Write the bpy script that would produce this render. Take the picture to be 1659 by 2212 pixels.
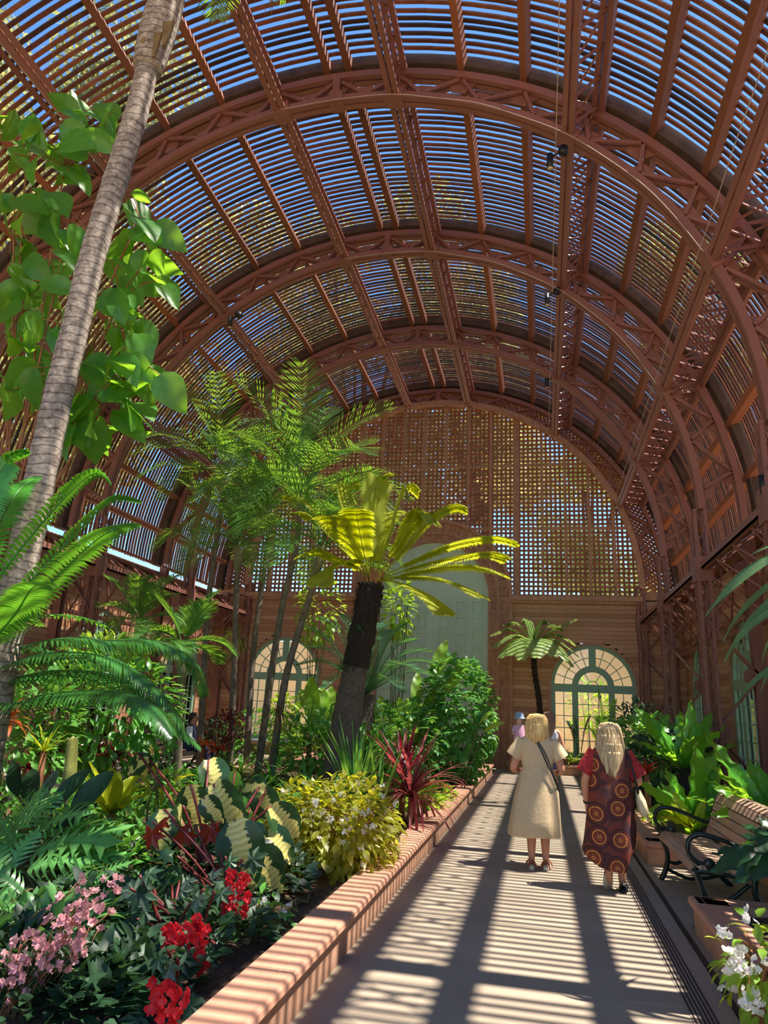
import bpy, bmesh, math, random
from mathutils import Vector, Matrix, Quaternion
random.seed(7)
PI = math.pi
SC = bpy.context.scene
COL = SC.collection
for _o in list(bpy.data.objects):
    bpy.data.objects.remove(_o)

# ------------------------------------------------------------------ camera
IW, IH, FPX = 1659.0, 2212.0, 1536.4
PITCH, YAW, ROLL = 0.26562, 0.22283, 0.04760
CAM = Vector((0, 0, 1.62))
_cy, _sy, _cp, _sp = math.cos(YAW), math.sin(YAW), math.cos(PITCH), math.sin(PITCH)
_f = Vector((-_sy * _cp, _cy * _cp, _sp))
_r0 = Vector((_cy, _sy, 0))
_u0 = _r0.cross(_f)
_c, _s = math.cos(ROLL), math.sin(ROLL)
_r = _r0 * _c + _u0 * _s
_u = _u0 * _c - _r0 * _s
cam_d = bpy.data.cameras.new('camera')
cam_d.sensor_fit = 'VERTICAL'
cam_d.sensor_height = 24.0
cam_d.lens = 24.0 * FPX / IH
cam_d.clip_start, cam_d.clip_end = 0.05, 400
cam = bpy.data.objects.new('camera', cam_d)
COL.objects.link(cam)
cam.matrix_world = Matrix(((_r.x, _u.x, -_f.x, CAM.x), (_r.y, _u.y, -_f.y, CAM.y), (_r.z, _u.z, -_f.z, CAM.z), (0, 0, 0, 1)))
SC.camera = cam

# ------------------------------------------------------------------ sky, sun, exposure
SUN_EL, SUN_AZ_Y = math.radians(65.5), 0.02     # the sun stands on the +X side, very high
world = bpy.data.worlds.new('sky')
SC.world = world
world.use_nodes = True
nt = world.node_tree
sky = nt.nodes.new('ShaderNodeTexSky')
sky.sky_type = 'NISHITA'
sky.sun_disc = False
sky.sun_elevation = SUN_EL
sky.sun_rotation = PI / 2
sky.air_density = 1.0
sky.dust_density = 0.0
sky.ozone_density = 4.0
hs = nt.nodes.new('ShaderNodeHueSaturation')
hs.inputs['Saturation'].default_value = 1.15
bg = nt.nodes['Background']
bg.inputs['Strength'].default_value = 0.175
nt.links.new(sky.outputs[0], hs.inputs['Color'])
nt.links.new(hs.outputs[0], bg.inputs['Color'])
sun_d = bpy.data.lights.new('sun', 'SUN')
sun_d.energy = 7.2
sun_d.angle = math.radians(0.53)
sun_d.color = (1.0, 0.93, 0.82)
sun = bpy.data.objects.new('sun', sun_d)
COL.objects.link(sun)
_sd = Vector((math.cos(SUN_EL), math.cos(SUN_EL) * SUN_AZ_Y, math.sin(SUN_EL)))
sun.rotation_euler = _sd.to_track_quat('Z', 'Y').to_euler()
sun.location = (20, 5, 40)
SC.view_settings.view_transform = 'Standard'
SC.view_settings.look = 'None'
SC.view_settings.gamma = 1.0
SC.view_settings.use_curve_mapping = False
SC.view_settings.exposure = 0.88

# ------------------------------------------------------------------ pixels to places
def ray(px, py):
    return _r * ((px - IW / 2) / FPX) - _u * ((py - IH / 2) / FPX) + _f
def PY(px, py, Y):
    d = ray(px, py); return CAM + d * (Y / d.y)
def PZ(px, py, z=0.0):
    d = ray(px, py); return CAM + d * ((z - CAM.z) / d.z)
def PX(px, py, X):
    d = ray(px, py); return CAM + d * (X / d.x)

# ------------------------------------------------------------------ materials
def lin(r, g, b):
    f = lambda c: (c / 255.0) / 12.92 if c / 255.0 <= 0.04045 else ((c / 255.0 + 0.055) / 1.055) ** 2.4
    return (f(r), f(g), f(b), 1.0)
MATS = {}
def new_mat(name):
    m = bpy.data.materials.new(name); m.use_nodes = True
    MATS[name] = m
    return m, m.node_tree, m.node_tree.nodes['Principled BSDF']
def mixcol(t, fac, a, b):
    n = t.nodes.new('ShaderNodeMix'); n.data_type = 'RGBA'
    for sock, v in ((n.inputs[0], fac), (n.inputs[6], a), (n.inputs[7], b)):
        if hasattr(v, 'links') or hasattr(v, 'is_linked'): t.links.new(v, sock)
        else: sock.default_value = v
    return n.outputs[2]
def ramp(t, src, stops):
    n = t.nodes.new('ShaderNodeValToRGB')
    e = n.color_ramp.elements
    while len(e) < len(stops): e.new(0.5)
    for k, (p, c) in enumerate(stops):
        e[k].position = p; e[k].color = c
    t.links.new(src, n.inputs[0])
    return n.outputs[0]
def coords(t, scale=(1, 1, 1), kind='Object', rot=(0, 0, 0)):
    tc = t.nodes.new('ShaderNodeTexCoord'); mp = t.nodes.new('ShaderNodeMapping')
    mp.inputs['Scale'].default_value = scale; mp.inputs['Rotation'].default_value = rot
    t.links.new(tc.outputs[kind], mp.inputs[0])
    return mp.outputs[0]
def noise(t, vec, scale, detail=4, rough=0.6):
    n = t.nodes.new('ShaderNodeTexNoise')
    n.inputs['Scale'].default_value = scale; n.inputs['Detail'].default_value = detail; n.inputs['Roughness'].default_value = rough
    if vec is not None: t.links.new(vec, n.inputs['Vector'])
    return n.outputs['Fac']
def bump(t, b, h, strength=0.3, dist=0.01):
    n = t.nodes.new('ShaderNodeBump')
    n.inputs['Strength'].default_value = strength; n.inputs['Distance'].default_value = dist
    t.links.new(h, n.inputs['Height']); t.links.new(n.outputs[0], b.inputs['Normal'])
def objrand(t):
    return t.nodes.new('ShaderNodeObjectInfo').outputs['Random']

def M_plain(name, rgb, rough=0.6, var=0.25, scale=8, metal=0.0, bmp=0.0, rand=0.0, kind='Object'):
    m, t, b = new_mat(name)
    c = lin(*rgb)
    dk = tuple(x * (1 - var) for x in c[:3]) + (1,)
    lt = tuple(min(1, x * (1 + var)) for x in c[:3]) + (1,)
    f = noise(t, coords(t, kind=kind), scale)
    out = ramp(t, f, [(0.3, dk), (0.7, lt)])
    if rand:
        r = objrand(t)
        k = ramp(t, r, [(0, (1 - rand,) * 3 + (1,)), (1, (1 + rand,) * 3 + (1,))])
        n = t.nodes.new('ShaderNodeMix'); n.data_type = 'RGBA'; n.blend_type = 'MULTIPLY'; n.inputs[0].default_value = 1
        t.links.new(out, n.inputs[6]); t.links.new(k, n.inputs[7]); out = n.outputs[2]
    t.links.new(out, b.inputs['Base Color'])
    b.inputs['Roughness'].default_value = rough; b.inputs['Metallic'].default_value = metal
    if bmp: bump(t, b, f, bmp)
    return m
def M_wood(name, cols, grain=(1, 30, 30), rough=0.7, kind='Object'):
    """wood with grain along the object's local X (or as scaled) and a tone of its own for each board"""
    m, t, b = new_mat(name)
    r = objrand(t)
    base = ramp(t, r, [(k / max(1, len(cols) - 1), lin(*c)) for k, c in enumerate(cols)])
    f = noise(t, coords(t, grain, kind), 3.0, 6, 0.65)
    g = ramp(t, f, [(0.3, (0.62, 0.6, 0.58, 1)), (0.7, (1.15, 1.12, 1.1, 1))])
    n = t.nodes.new('ShaderNodeMix'); n.data_type = 'RGBA'; n.blend_type = 'MULTIPLY'; n.inputs[0].default_value = 1
    t.links.new(base, n.inputs[6]); t.links.new(g, n.inputs[7])
    t.links.new(n.outputs[2], b.inputs['Base Color'])
    b.inputs['Roughness'].default_value = rough
    bump(t, b, f, 0.25, 0.004)
    return m
def M_leaf(name, rgb, tint=None, trans=0.45, rough=0.4, var=0.35, scale=6, spec=0.5, rand=0.3, rgb2=None):
    """thin leaf: glossy front plus light shining through"""
    m, t, b = new_mat(name)
    c = lin(*rgb); c2 = lin(*rgb2) if rgb2 else tuple(x * (1 - var) for x in c[:3]) + (1,)
    f = noise(t, coords(t), scale, 3)
    out = ramp(t, f, [(0.35, c2), (0.65, c)])
    r = objrand(t)
    k = ramp(t, r, [(0, (1 - rand, 1 - rand * 0.8, 1 - rand, 1)), (1, (1 + rand, 1 + rand * 0.8, 1 + rand * .5, 1))])
    n = t.nodes.new('ShaderNodeMix'); n.data_type = 'RGBA'; n.blend_type = 'MULTIPLY'; n.inputs[0].default_value = 1
    t.links.new(out, n.inputs[6]); t.links.new(k, n.inputs[7]); out = n.outputs[2]
    t.links.new(out, b.inputs['Base Color'])
    b.inputs['Roughness'].default_value = rough
    b.inputs['Specular IOR Level'].default_value = spec
    tr = t.nodes.new('ShaderNodeBsdfTranslucent')
    tc = lin(*(tint or rgb))
    m2 = t.nodes.new('ShaderNodeMix'); m2.data_type = 'RGBA'; m2.blend_type = 'MIX'; m2.inputs[0].default_value = 0.6
    t.links.new(out, m2.inputs[6]); m2.inputs[7].default_value = tuple(min(1, x * 1.6) for x in tc[:3]) + (1,)
    t.links.new(m2.outputs[2], tr.inputs[0])
    mx = t.nodes.new('ShaderNodeMixShader'); mx.inputs[0].default_value = trans
    t.links.new(b.outputs[0], mx.inputs[1]); t.links.new(tr.outputs[0], mx.inputs[2])
    t.links.new(mx.outputs[0], t.nodes['Material Output'].inputs[0])
    return m
M_plain('steel', (142, 92, 78), 0.45, 0.16, 3, rand=0.06, kind='Generated')
M_wood('purlin_wood', [(150, 92, 64), (172, 104, 70), (132, 82, 60)], (30, 1.5, 30))
M_wood('slat_wood', [(104, 62, 46), (150, 92, 62), (84, 54, 46), (138, 82, 58), (160, 104, 74), (60, 44, 42), (128, 76, 52)], (3, 3, 3))
M_wood('plank_wood', [(200, 148, 110), (212, 166, 130), (182, 130, 96), (216, 172, 136), (192, 138, 104), (172, 122, 96)], (1.2, 12, 14))
M_wood('trim_wood', [(184, 136, 106), (194, 146, 114)], (5, 5, 1.5))
M_wood('lath_wood', [(166, 106, 78), (182, 120, 88), (150, 96, 72)], (6, 6, 6))
M_plain('weathered_band', (92, 70, 58), 0.85, 0.35, 4)
M_plain('green_paint', (134, 168, 140), 0.5, 0.05, 2)
M_plain('door_paint', (196, 218, 190), 0.55, 0.05, 2)
M_plain('black_metal', (22, 22, 24), 0.45, 0.2, 6)
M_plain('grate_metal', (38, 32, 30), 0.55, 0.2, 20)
M_plain('joint_dark', (40, 34, 30), 0.9, 0.2, 8)
M_plain('stucco', (222, 196, 160), 0.9, 0.06, 3)
M_plain('curb_face', (186, 140, 112), 0.85, 0.14, 5, bmp=0.15, rand=0.06)
M_plain('curb_coping', (190, 138, 112), 0.8, 0.14, 6, bmp=0.1, rand=0.08)
def _concrete():
    m, t, b = new_mat('concrete')
    v = coords(t)
    f1 = noise(t, v, 1.2, 5); f2 = noise(t, v, 160, 2)
    c = ramp(t, f1, [(0.3, lin(150, 134, 116)), (0.7, lin(168, 152, 132))])
    k = ramp(t, f2, [(0.3, (0.82, 0.82, 0.82, 1)), (0.7, (1.1, 1.1, 1.1, 1))])
    n = t.nodes.new('ShaderNodeMix'); n.data_type = 'RGBA'; n.blend_type = 'MULTIPLY'; n.inputs[0].default_value = 1
    t.links.new(c, n.inputs[6]); t.links.new(k, n.inputs[7]); t.links.new(n.outputs[2], b.inputs['Base Color'])
    b.inputs['Roughness'].default_value = 0.9
    bump(t, b, f2, 0.15, 0.003)
_concrete()
def _soil():
    m, t, b = new_mat('soil')
    v = coords(t)
    f1 = noise(t, v, 60, 6, 0.75); f2 = noise(t, v, 5, 4)
    c = ramp(t, f1, [(0.3, lin(46, 32, 24)), (0.5, lin(92, 66, 48)), (0.72, lin(168, 134, 102))])
    t.links.new(c, b.inputs['Base Color']); b.inputs['Roughness'].default_value = 0.95
    bump(t, b, f1, 0.9, 0.03)
_soil()
def _glass():
    m, t, b = new_mat('glass')
    tr = t.nodes.new('ShaderNodeBsdfTransparent'); tr.inputs[0].default_value = (0.93, 0.95, 0.93, 1)
    gl = t.nodes.new('ShaderNodeBsdfGlossy'); gl.inputs['Roughness'].default_value = 0.03
    fr = t.nodes.new('ShaderNodeFresnel'); fr.inputs[0].default_value = 1.45
    mx = t.nodes.new('ShaderNodeMixShader')
    t.links.new(fr.outputs[0], mx.inputs[0]); t.links.new(tr.outputs[0], mx.inputs[1]); t.links.new(gl.outputs[0], mx.inputs[2])
    t.links.new(mx.outputs[0], t.nodes['Material Output'].inputs[0])
_glass()

# ------------------------------------------------------------------ mesh helpers
class MB:
    def __init__(self): self.v = []; self.f = []; self.uv = None
    def quad(self, a, b, c, d):
        n = len(self.v); self.v += [tuple(a), tuple(b), tuple(c), tuple(d)]; self.f.append((n, n + 1, n + 2, n + 3))
    def tri(self, a, b, c):
        n = len(self.v); self.v += [tuple(a), tuple(b), tuple(c)]; self.f.append((n, n + 1, n + 2))
    def hexa(self, p):
        n = len(self.v); self.v += [tuple(q) for q in p]
        for q in ((0, 3, 2, 1), (4, 5, 6, 7), (0, 1, 5, 4), (1, 2, 6, 5), (2, 3, 7, 6), (3, 0, 4, 7)):
            self.f.append(tuple(n + k for k in q))
    def box(self, x0, x1, y0, y1, z0, z1):
        self.hexa([(x0, y0, z0), (x1, y0, z0), (x1, y1, z0), (x0, y1, z0), (x0, y0, z1), (x1, y0, z1), (x1, y1, z1), (x0, y1, z1)])
    def beam(self, a, b, w, h, up=(0, 0, 1)):
        a, b = Vector(a), Vector(b); d = (b - a).normalized(); up = Vector(up)
        s = d.cross(up)
        if s.length < 1e-4: s = d.cross(Vector((0, 1, 0)))
        s.normalize(); u = s.cross(d)
        s = s * (w / 2); u = u * (h / 2)
        self.hexa([a - s - u, a + s - u, b + s - u, b - s - u, a - s + u, a + s + u, b + s + u, b - s + u])
    def tube(self, pts, rad, n=8, cap=True):
        pts = [Vector(p) for p in pts]
        if not hasattr(rad, '__len__'): rad = [rad] * len(pts)
        base = len(self.v); ref = None
        for i, p in enumerate(pts):
            d = (pts[min(i + 1, len(pts) - 1)] - pts[max(i - 1, 0)])
            if d.length < 1e-9: d = Vector((0, 0, 1))
            d.normalize()
            if ref is None:
                ref = d.cross(Vector((0.3, 0.9, 0.2)))
                if ref.length < 1e-3: ref = d.cross(Vector((1, 0, 0)))
            ref = (ref - d * ref.dot(d)).normalized(); q = d.cross(ref)
            for k in range(n):
                a = 2 * PI * k / n
                self.v.append(tuple(p + (ref * math.cos(a) + q * math.sin(a)) * rad[i]))
        for i in range(len(pts) - 1):
            for k in range(n):
                a = base + i * n + k; b = base + i * n + (k + 1) % n
                self.f.append((a, b, b + n, a + n))
        if cap:
            self.f.append(tuple(base + k for k in reversed(range(n))))
            self.f.append(tuple(base + (len(pts) - 1) * n + k for k in range(n)))
    def arc_xz(self, cx, cz, r0, r1, y0, y1, a0, a1, n=32):
        """solid arc in the XZ plane, angles from +Z towards +X, radii r0..r1, thickness y0..y1"""
        base = len(self.v)
        for i in range(n + 1):
            a = a0 + (a1 - a0) * i / n; s, c = math.sin(a), math.cos(a)
            for r, y in ((r0, y0), (r1, y0), (r1, y1), (r0, y1)):
                self.v.append((cx + r * s, y, cz + r * c))
        for i in range(n):
            p = base + 4 * i
            for k in range(4):
                k2 = (k + 1) % 4
                self.f.append((p + k, p + k2, p + 4 + k2, p + 4 + k))
        self.f.append((base, base + 3, base + 2, base + 1)); e = base + 4 * n
        self.f.append((e, e + 1, e + 2, e + 3))
    def mesh(self, name, mats, smooth=False):
        me = bpy.data.meshes.new(name)
        me.from_pydata(self.v, [], self.f)
        for m in (mats if isinstance(mats, (list, tuple)) else [mats]):
            me.materials.append(MATS[m] if isinstance(m, str) else m)
        if smooth:
            me.polygons.foreach_set('use_smooth', [True] * len(me.polygons))
        return me
    def build(self, name, mats, parent=None, smooth=False):
        return obj(name, self.mesh(name, mats, smooth), parent)
def obj(name, me, parent=None):
    o = bpy.data.objects.new(name, me); COL.objects.link(o)
    if parent is not None: o.parent = parent
    return o
def fixn(o):
    bm = bmesh.new(); bm.from_mesh(o.data); bmesh.ops.recalc_face_normals(bm, faces=bm.faces); bm.to_mesh(o.data); bm.free()
    return o
def tag(o, label=None, cat=None, group=None, kind=None):
    if label: o['label'] = label
    if cat: o['category'] = cat
    if group: o['group'] = group
    if kind: o['kind'] = kind
    return o
def empty(name, loc=(0, 0, 0), label=None, cat=None, group=None, kind=None):
    o = bpy.data.objects.new(name, None); COL.objects.link(o); o.location = loc; o.empty_display_size = 0.2
    return tag(o, label, cat, group, kind)
def put(parent, o):
    """parent an object whose mesh is in world space under a placed Empty"""
    o.parent = parent; o.location = o.location - parent.location
    return o
def R(a, b): return random.uniform(a, b)
# ================================================================== the building
VX, VZ, RI = -3.3, 5.3, 6.2            # vault axis, springing height, inner chord radius
RO, VZO = 7.02, 5.05                   # outer chord
RS, VZS = 7.32, 5.0                    # slats
AY = [0.95, 5.2, 9.45, 13.7, 17.95, 22.1]
YB = 22.2                              # back wall
XR, XL = VX + 7.35, VX - 7.35          # side walls
def vp(ang, r, cz=VZ): return (VX + r * math.sin(ang), cz + r * math.cos(ang))
D = math.radians

# ---- floor: slabs with open joints over a dark bed
floor = MB(); floor.box(XL - .2, XR + .2, -4.0, YB + .3, -.25, -.03)
floor = tag(floor.build('floor', 'joint_dark'), 'sunlit concrete walkway floor striped by slat shadows', kind='structure')
ys = [-4.0, -.2, 3.1, 6.36, 9.7, 13.0, 16.3, 19.6, YB + .1]
for i in range(len(ys) - 1):
    for (xa, xb) in ((-1.32, 1.07), (1.115, XR - .02), (XL + .02, -6.4)):
        b = MB(); b.box(xa, xb, ys[i] + .005, ys[i + 1] - .005, -.03, 0.0)
        b.build('concrete_slab', 'concrete', floor)
M_plain('drain_stone', (146, 130, 114), 0.85, 0.15, 20)
dr = empty('trench_drain', (.88, 9, 0.0), 'dark slotted trench drain running along the right edge of the walkway', 'drain')
b = MB(); b.box(-.075, .075, -11.5, 13.0, -.02, .004); b.build('drain_tray', 'drain_stone', dr)
for k in range(6):
    b = MB(); x = -.06 + k * .024; b.box(x - .0055, x + .0055, -11.5, 13.0, .004, .006); b.build('slot', 'grate_metal', dr)
tag(MB().build('dark_floor_strip', 'black_metal') if False else (lambda b: (b.box(1.075, 1.11, -3, 8.3, -.02, .004), b.build('dark_floor_strip', 'grate_metal'))[1])(MB()),
    'thin dark strip in the floor in front of the bench', 'edging')  # flat dark strip filling the gap right of the path slabs

# ---- ceiling: slats bent over the vault
ceiling = empty('ceiling', (VX, 0, VZS), 'barrel vault of bent timber slats on wooden purlins, open to the sky', kind='structure')
SLAT_P = 0.134
sm = MB(); sm.arc_xz(0, 0, RS, RS + .03, -.031, .031, D(-88.9), D(88.9), 56)
slat_me = sm.mesh('slat', 'slat_wood')
y = -2.2; bands = [a for a in AY]
while y < YB - .05:
    if all(abs(y - a) > .17 for a in bands):
        o = obj('slat', slat_me, ceiling); o.location = (R(-.004, .004), y + R(-.008, .008), R(-.006, .006))
        o.rotation_euler = (R(-.0012, .0012), 0, 0)
    y += SLAT_P
wm = MB(); wm.box(-.06, .06, -2.3, YB - .05, -.19, 0.0)
for a in (-81.6, -73, -53, -44.7, -26, -17.3, -1.5, 1.5, 17.3, 26, 44.7, 53, 73, 81.6, -36.6, 36.6, -64.2, 64.2):
    o = obj('wooden_purlin', None) if False else bpy.data.objects.new('wooden_purlin', bpy.data.meshes.get('wooden_purlin') or wm.mesh('wooden_purlin', 'purlin_wood'))
    COL.objects.link(o); o.parent = ceiling
    s, c = math.sin(D(a)), math.cos(D(a)); o.location = (RS * s, 0, RS * c); o.rotation_euler = (0, D(a), 0)
for ay in AY:      # weathered timber bands over each arch that the slats run up to
    b = MB(); b.arc_xz(0, 0, RS - .16, RS + .035, -.13, .13, D(-88.9), D(88.9), 56); o = b.build('timber_band', 'weathered_band', ceiling); o.location = (0, ay, 0)

for a in (-88.6, 88.6):
    b = MB(); b.box(-.03, .03, -2.3, YB - .05, -.06, 0.0); o = b.build('end_batten', 'purlin_wood', ceiling); o.location = (RS * math.sin(D(a)), 0, RS * math.cos(D(a))); o.rotation_euler = (0, D(a), 0)
# ---- steel arch trusses
NA = 20
TR = [9.2, 37.5, 65.7]
ORD = {1: 'nearest', 2: 'second', 3: 'third', 4: 'fourth'}
ARCH_LBL = {0: 'rust-red steel arch truss overhead behind the camera', 1: 'rust-red steel arch truss just above the top of the picture',
            2: 'large rust-red riveted arch truss crossing the top of the picture', 3: 'middle rust-red arch truss, second of those seen from the top',
            4: 'rust-red arch truss next in front of the lattice end wall', 5: 'rust-red arch truss set against the lattice end wall'}
def leg_pts(sgn):
    xi, xo = VX + sgn * RI, VX + sgn * (RO - .02)
    return xi, xo
for i, ay in enumerate(AY):
    t = empty('arch_truss', (VX, ay, 0), ARCH_LBL[i], kind='structure')
    def add(b, n, m='steel'): return put(t, b.build(n, m))
    A90 = D(89)
    b = MB()
    for dy in (-.065, .065): b.arc_xz(VX, VZ, RI - .01, RI + .11, ay + dy - .045, ay + dy + .045, -A90, A90, 48)
    b.arc_xz(VX, VZ, RI + .012, RI + .10, ay - .03, ay + .03, -A90, A90, 48)
    add(b, 'inner_chord')
    b = MB()
    for dy in (-.065, .065): b.arc_xz(VX, VZO, RO - .11, RO + .01, ay + dy - .045, ay + dy + .045, -A90, A90, 48)
    add(b, 'outer_chord')
    # web: zigzag between chords with gusset plates
    outs = [k * 9.0 for k in range(-9, 10)]
    for k, a in enumerate(outs):
        xo, zo = vp(D(a), RO - .1, VZO)
        for da in (-4.3, 4.3):
            if abs(a + da) > 88: continue
            xi, zi = vp(D(a + da), RI + .14)
            b = MB()
            for dy in (-.05, .05): b.beam((xo, ay + dy, zo), (xi, ay + dy, zi), .06, .05, (0, 1, 0))
            add(b, 'web_brace')
        for (aa, rr, cz, w) in ((a, RO - .17, VZO, .26), (a + 4.5, RI + .17, VZ, .22)):
            x, z = vp(D(aa), rr, cz); s, c = math.sin(D(aa)), math.cos(D(aa))
            T = Vector((c, 0, -s)); N = Vector((s, 0, c)); C = Vector((x, ay, z)); sg = -1 if cz == VZO else 1
            p = [C - T * w - N * .06 * sg, C + T * w - N * .06 * sg, C + T * w * .45 + N * .16 * sg, C - T * w * .45 + N * .16 * sg]
            gb = MB(); gb.hexa([q + Vector((0, -.008, 0)) for q in p] + [q + Vector((0, .008, 0)) for q in p]); add(gb, 'gusset_plate')
    # node plates where the longitudinal trusses meet the inner chord
    for a in [s * q for q in TR for s in (-1, 1)] + [0]:
        x, z = vp(D(a), RI + .06); s, c = math.sin(D(a)), math.cos(D(a))
        T = Vector((c, 0, -s)); N = Vector((s, 0, c)); C = Vector((x, ay, z))
        b = MB(); w = .165 if a else .12
        p = [C + T * w * u + N * v - Vector((0, .13, 0)) for u, v in ((-1, -.085), (1, -.085), (1, .12), (-1, .12))]
        b.hexa(p + [q + Vector((0, .26, 0)) for q in p])
        if a == 0:
            xo, zo = vp(0, RO - .1, VZO); b.box(x - .06, x + .06, ay - .14, ay + .14, z, zo)
        add(b, 'node_plate')
    # legs down to the floor
    for sg in (-1, 1):
        xi, xo = leg_pts(sg)
        b = MB()
        for dx in (-.09, .09):
            for dy in (-.09, .09): b.box(xi + dx - .03, xi + dx + .03, ay + dy - .03, ay + dy + .03, 0, VZ + .1)
        for k in range(17):
            z0, z1 = .25 + k * .3, .55 + k * .3; s2 = 1 if k % 2 else -1
            for dy in (-.12, .12): b.beam((xi - .09 * s2, ay + dy, z0), (xi + .09 * s2, ay + dy, z1), .012, .04, (0, 1, 0))
            for dx in (-.12, .12): b.beam((xi + dx, ay - .09 * s2, z0), (xi + dx, ay + .09 * s2, z1), .012, .04, (1, 0, 0))
        b.box(xi - .17, xi + .17, ay - .17, ay + .17, 0, .05)
        b.box(xi - .16, xi + .16, ay - .14, ay + .14, 4.05, 4.5)
        add(b, 'inner_post')
        b = MB()
        b.box(xo - .1, xo + .1, ay - .09, ay - .07, 0, VZO); b.box(xo - .1, xo + .1, ay + .07, ay + .09, 0, VZO); b.box(xo - .012, xo + .012, ay - .07, ay + .07, 0, VZO)
        add(b, 'outer_post')
        zz = [.5, 1.45, 2.4, 3.35, 4.3]
        for k in range(len(zz) - 1):
            for dy in (-.05, .05):
                b = MB(); p, q = ((xi, zz[k]), (xo, zz[k + 1])) if k % 2 else ((xo, zz[k]), (xi, zz[k + 1]))
                b.beam((p[0], ay + dy, p[1]), (q[0], ay + dy, q[1]), .03, .08, (0, 1, 0)); add(b, 'leg_brace')
        for k in range(5):
            b = MB(); x = xo if k % 2 == 0 else xi; x2 = x + (-.26 if x == xo else .26) * sg
            b.hexa([(x, ay - .02, zz[k] - .22), (x2, ay - .02, zz[k] - .08), (x2, ay - .02, zz[k] + .08), (x, ay - .02, zz[k] + .22),
                    (x, ay + .02, zz[k] - .22), (x2, ay + .02, zz[k] - .08), (x2, ay + .02, zz[k] + .08), (x, ay + .02, zz[k] + .22)])
            add(b, 'leg_plate')

# ---- longitudinal lattice trusses
SIDE = {9.2: 'beside the crown', 37.5: 'half way up', 65.7: 'low on the flank'}
for q in TR:
    for sg in (-1, 1):
        a = D(q * sg); s, c = math.sin(a), math.cos(a)
        xi, zi = vp(a, RI + .05); xo, zo = vp(a, RO - .02, VZO)
        t = empty('purlin_truss', (xi, AY[0], zi), 'long rust-red lattice purlin truss %s of the vault, %s of the crown' % (SIDE[q], 'right' if sg > 0 else 'left'), kind='structure')
        T = Vector((c, 0, -s)); N = Vector((s, 0, c)); y0, y1 = -2.0, YB - .1
        b = MB(); I = Vector((xi, 0, zi)); O = Vector((xo, 0, zo))
        for d in (-.06, .06):
            b.beam(I + T * d + Vector((0, y0, 0)), I + T * d + Vector((0, y1, 0)), .09, .05, N)
            b.beam(I + T * d + N * .04 + Vector((0, y0, 0)), I + T * d + N * .04 + Vector((0, y1, 0)), .02, .09, N)
        put(t, b.build('lower_chord', 'steel'))
        b = MB()
        for d in (-.06, .06): b.beam(O + T * d + Vector((0, y0, 0)), O + T * d + Vector((0, y1, 0)), .09, .06, N)
        put(t, b.build('upper_chord', 'steel'))
        b = MB(); n = int((y1 - y0) / .53); st = (y1 - y0) / n
        for k in range(n):
            ya, yb = y0 + k * st, y0 + (k + 1) * st
            Ia, Ib, Oa, Ob = [p + Vector((0, yy, 0)) for p, yy in ((I, ya), (I, yb), (O, ya), (O, yb))]
            b.beam(Ia, Oa, .05, .014, (0, 1, 0))
            b.beam(Ia, Ob, .012, .03, T); b.beam(Oa, Ib, .012, .03, T)
        o = put(t, b.build('lattice_bars', 'steel')); o['kind'] = 'stuff'

# ---- springing girders with the inclined lattice to the wall head
for sg in (-1, 1):
    xi = VX + sg * RI; xo = VX + sg * 7.16; z0, z1 = 4.28, 4.9
    t = empty('springing_girder', (xi, AY[0], z0), 'rust-red lattice girder along the springing of the vault above the %s windows' % ('right' if sg > 0 else 'left'), kind='structure')
    b = MB(); b.box(xi - .055, xi + .055, -2, YB - .05, z0 - .02, z0 + .02); b.box(xi - .055, xi - .04, -2, YB - .05, z0 - .02, z0 + .12); b.box(xi + .04, xi + .055, -2, YB - .05, z0 - .02, z0 + .13)
    put(t, b.build('inner_chord', 'steel'))
    b = MB(); b.box(xo - .05, xo + .05, -2, YB - .05, z1 - .03, z1 + .03); put(t, b.build('outer_chord', 'steel'))
    b = MB(); b.beam((xo - sg * .05, -2, 3.35), (xo - sg * .05, YB - .05, 3.35), .08, .1); put(t, b.build('lower_rail', 'steel'))
    y0 = AY[0] - 2.1
    while y0 < YB - .6:
        st = 1.0625
        if y0 > 3:
            for (p, q2) in (((xi, y0, z0), (xo, y0 + st / 2, z1)), ((xo, y0 + st / 2, z1), (xi, y0 + st, z0))):
                b = MB(); b.beam(p, q2, .05, .03); put(t, b.build('lattice_brace', 'steel'))
            for (p, q2) in (((xi, y0, z0), (xo - sg * .05, y0 + st / 2, 3.4)), ((xo - sg * .05, y0 + st / 2, 3.4), (xi, y0 + st, z0)), ((xo, y0 + st / 2, z1), (xo - sg * .05, y0 + st, 3.4))):
                b = MB(); b.beam(p, q2, .035, .025); put(t, b.build('lattice_brace', 'steel'))
        y0 += st

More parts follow.
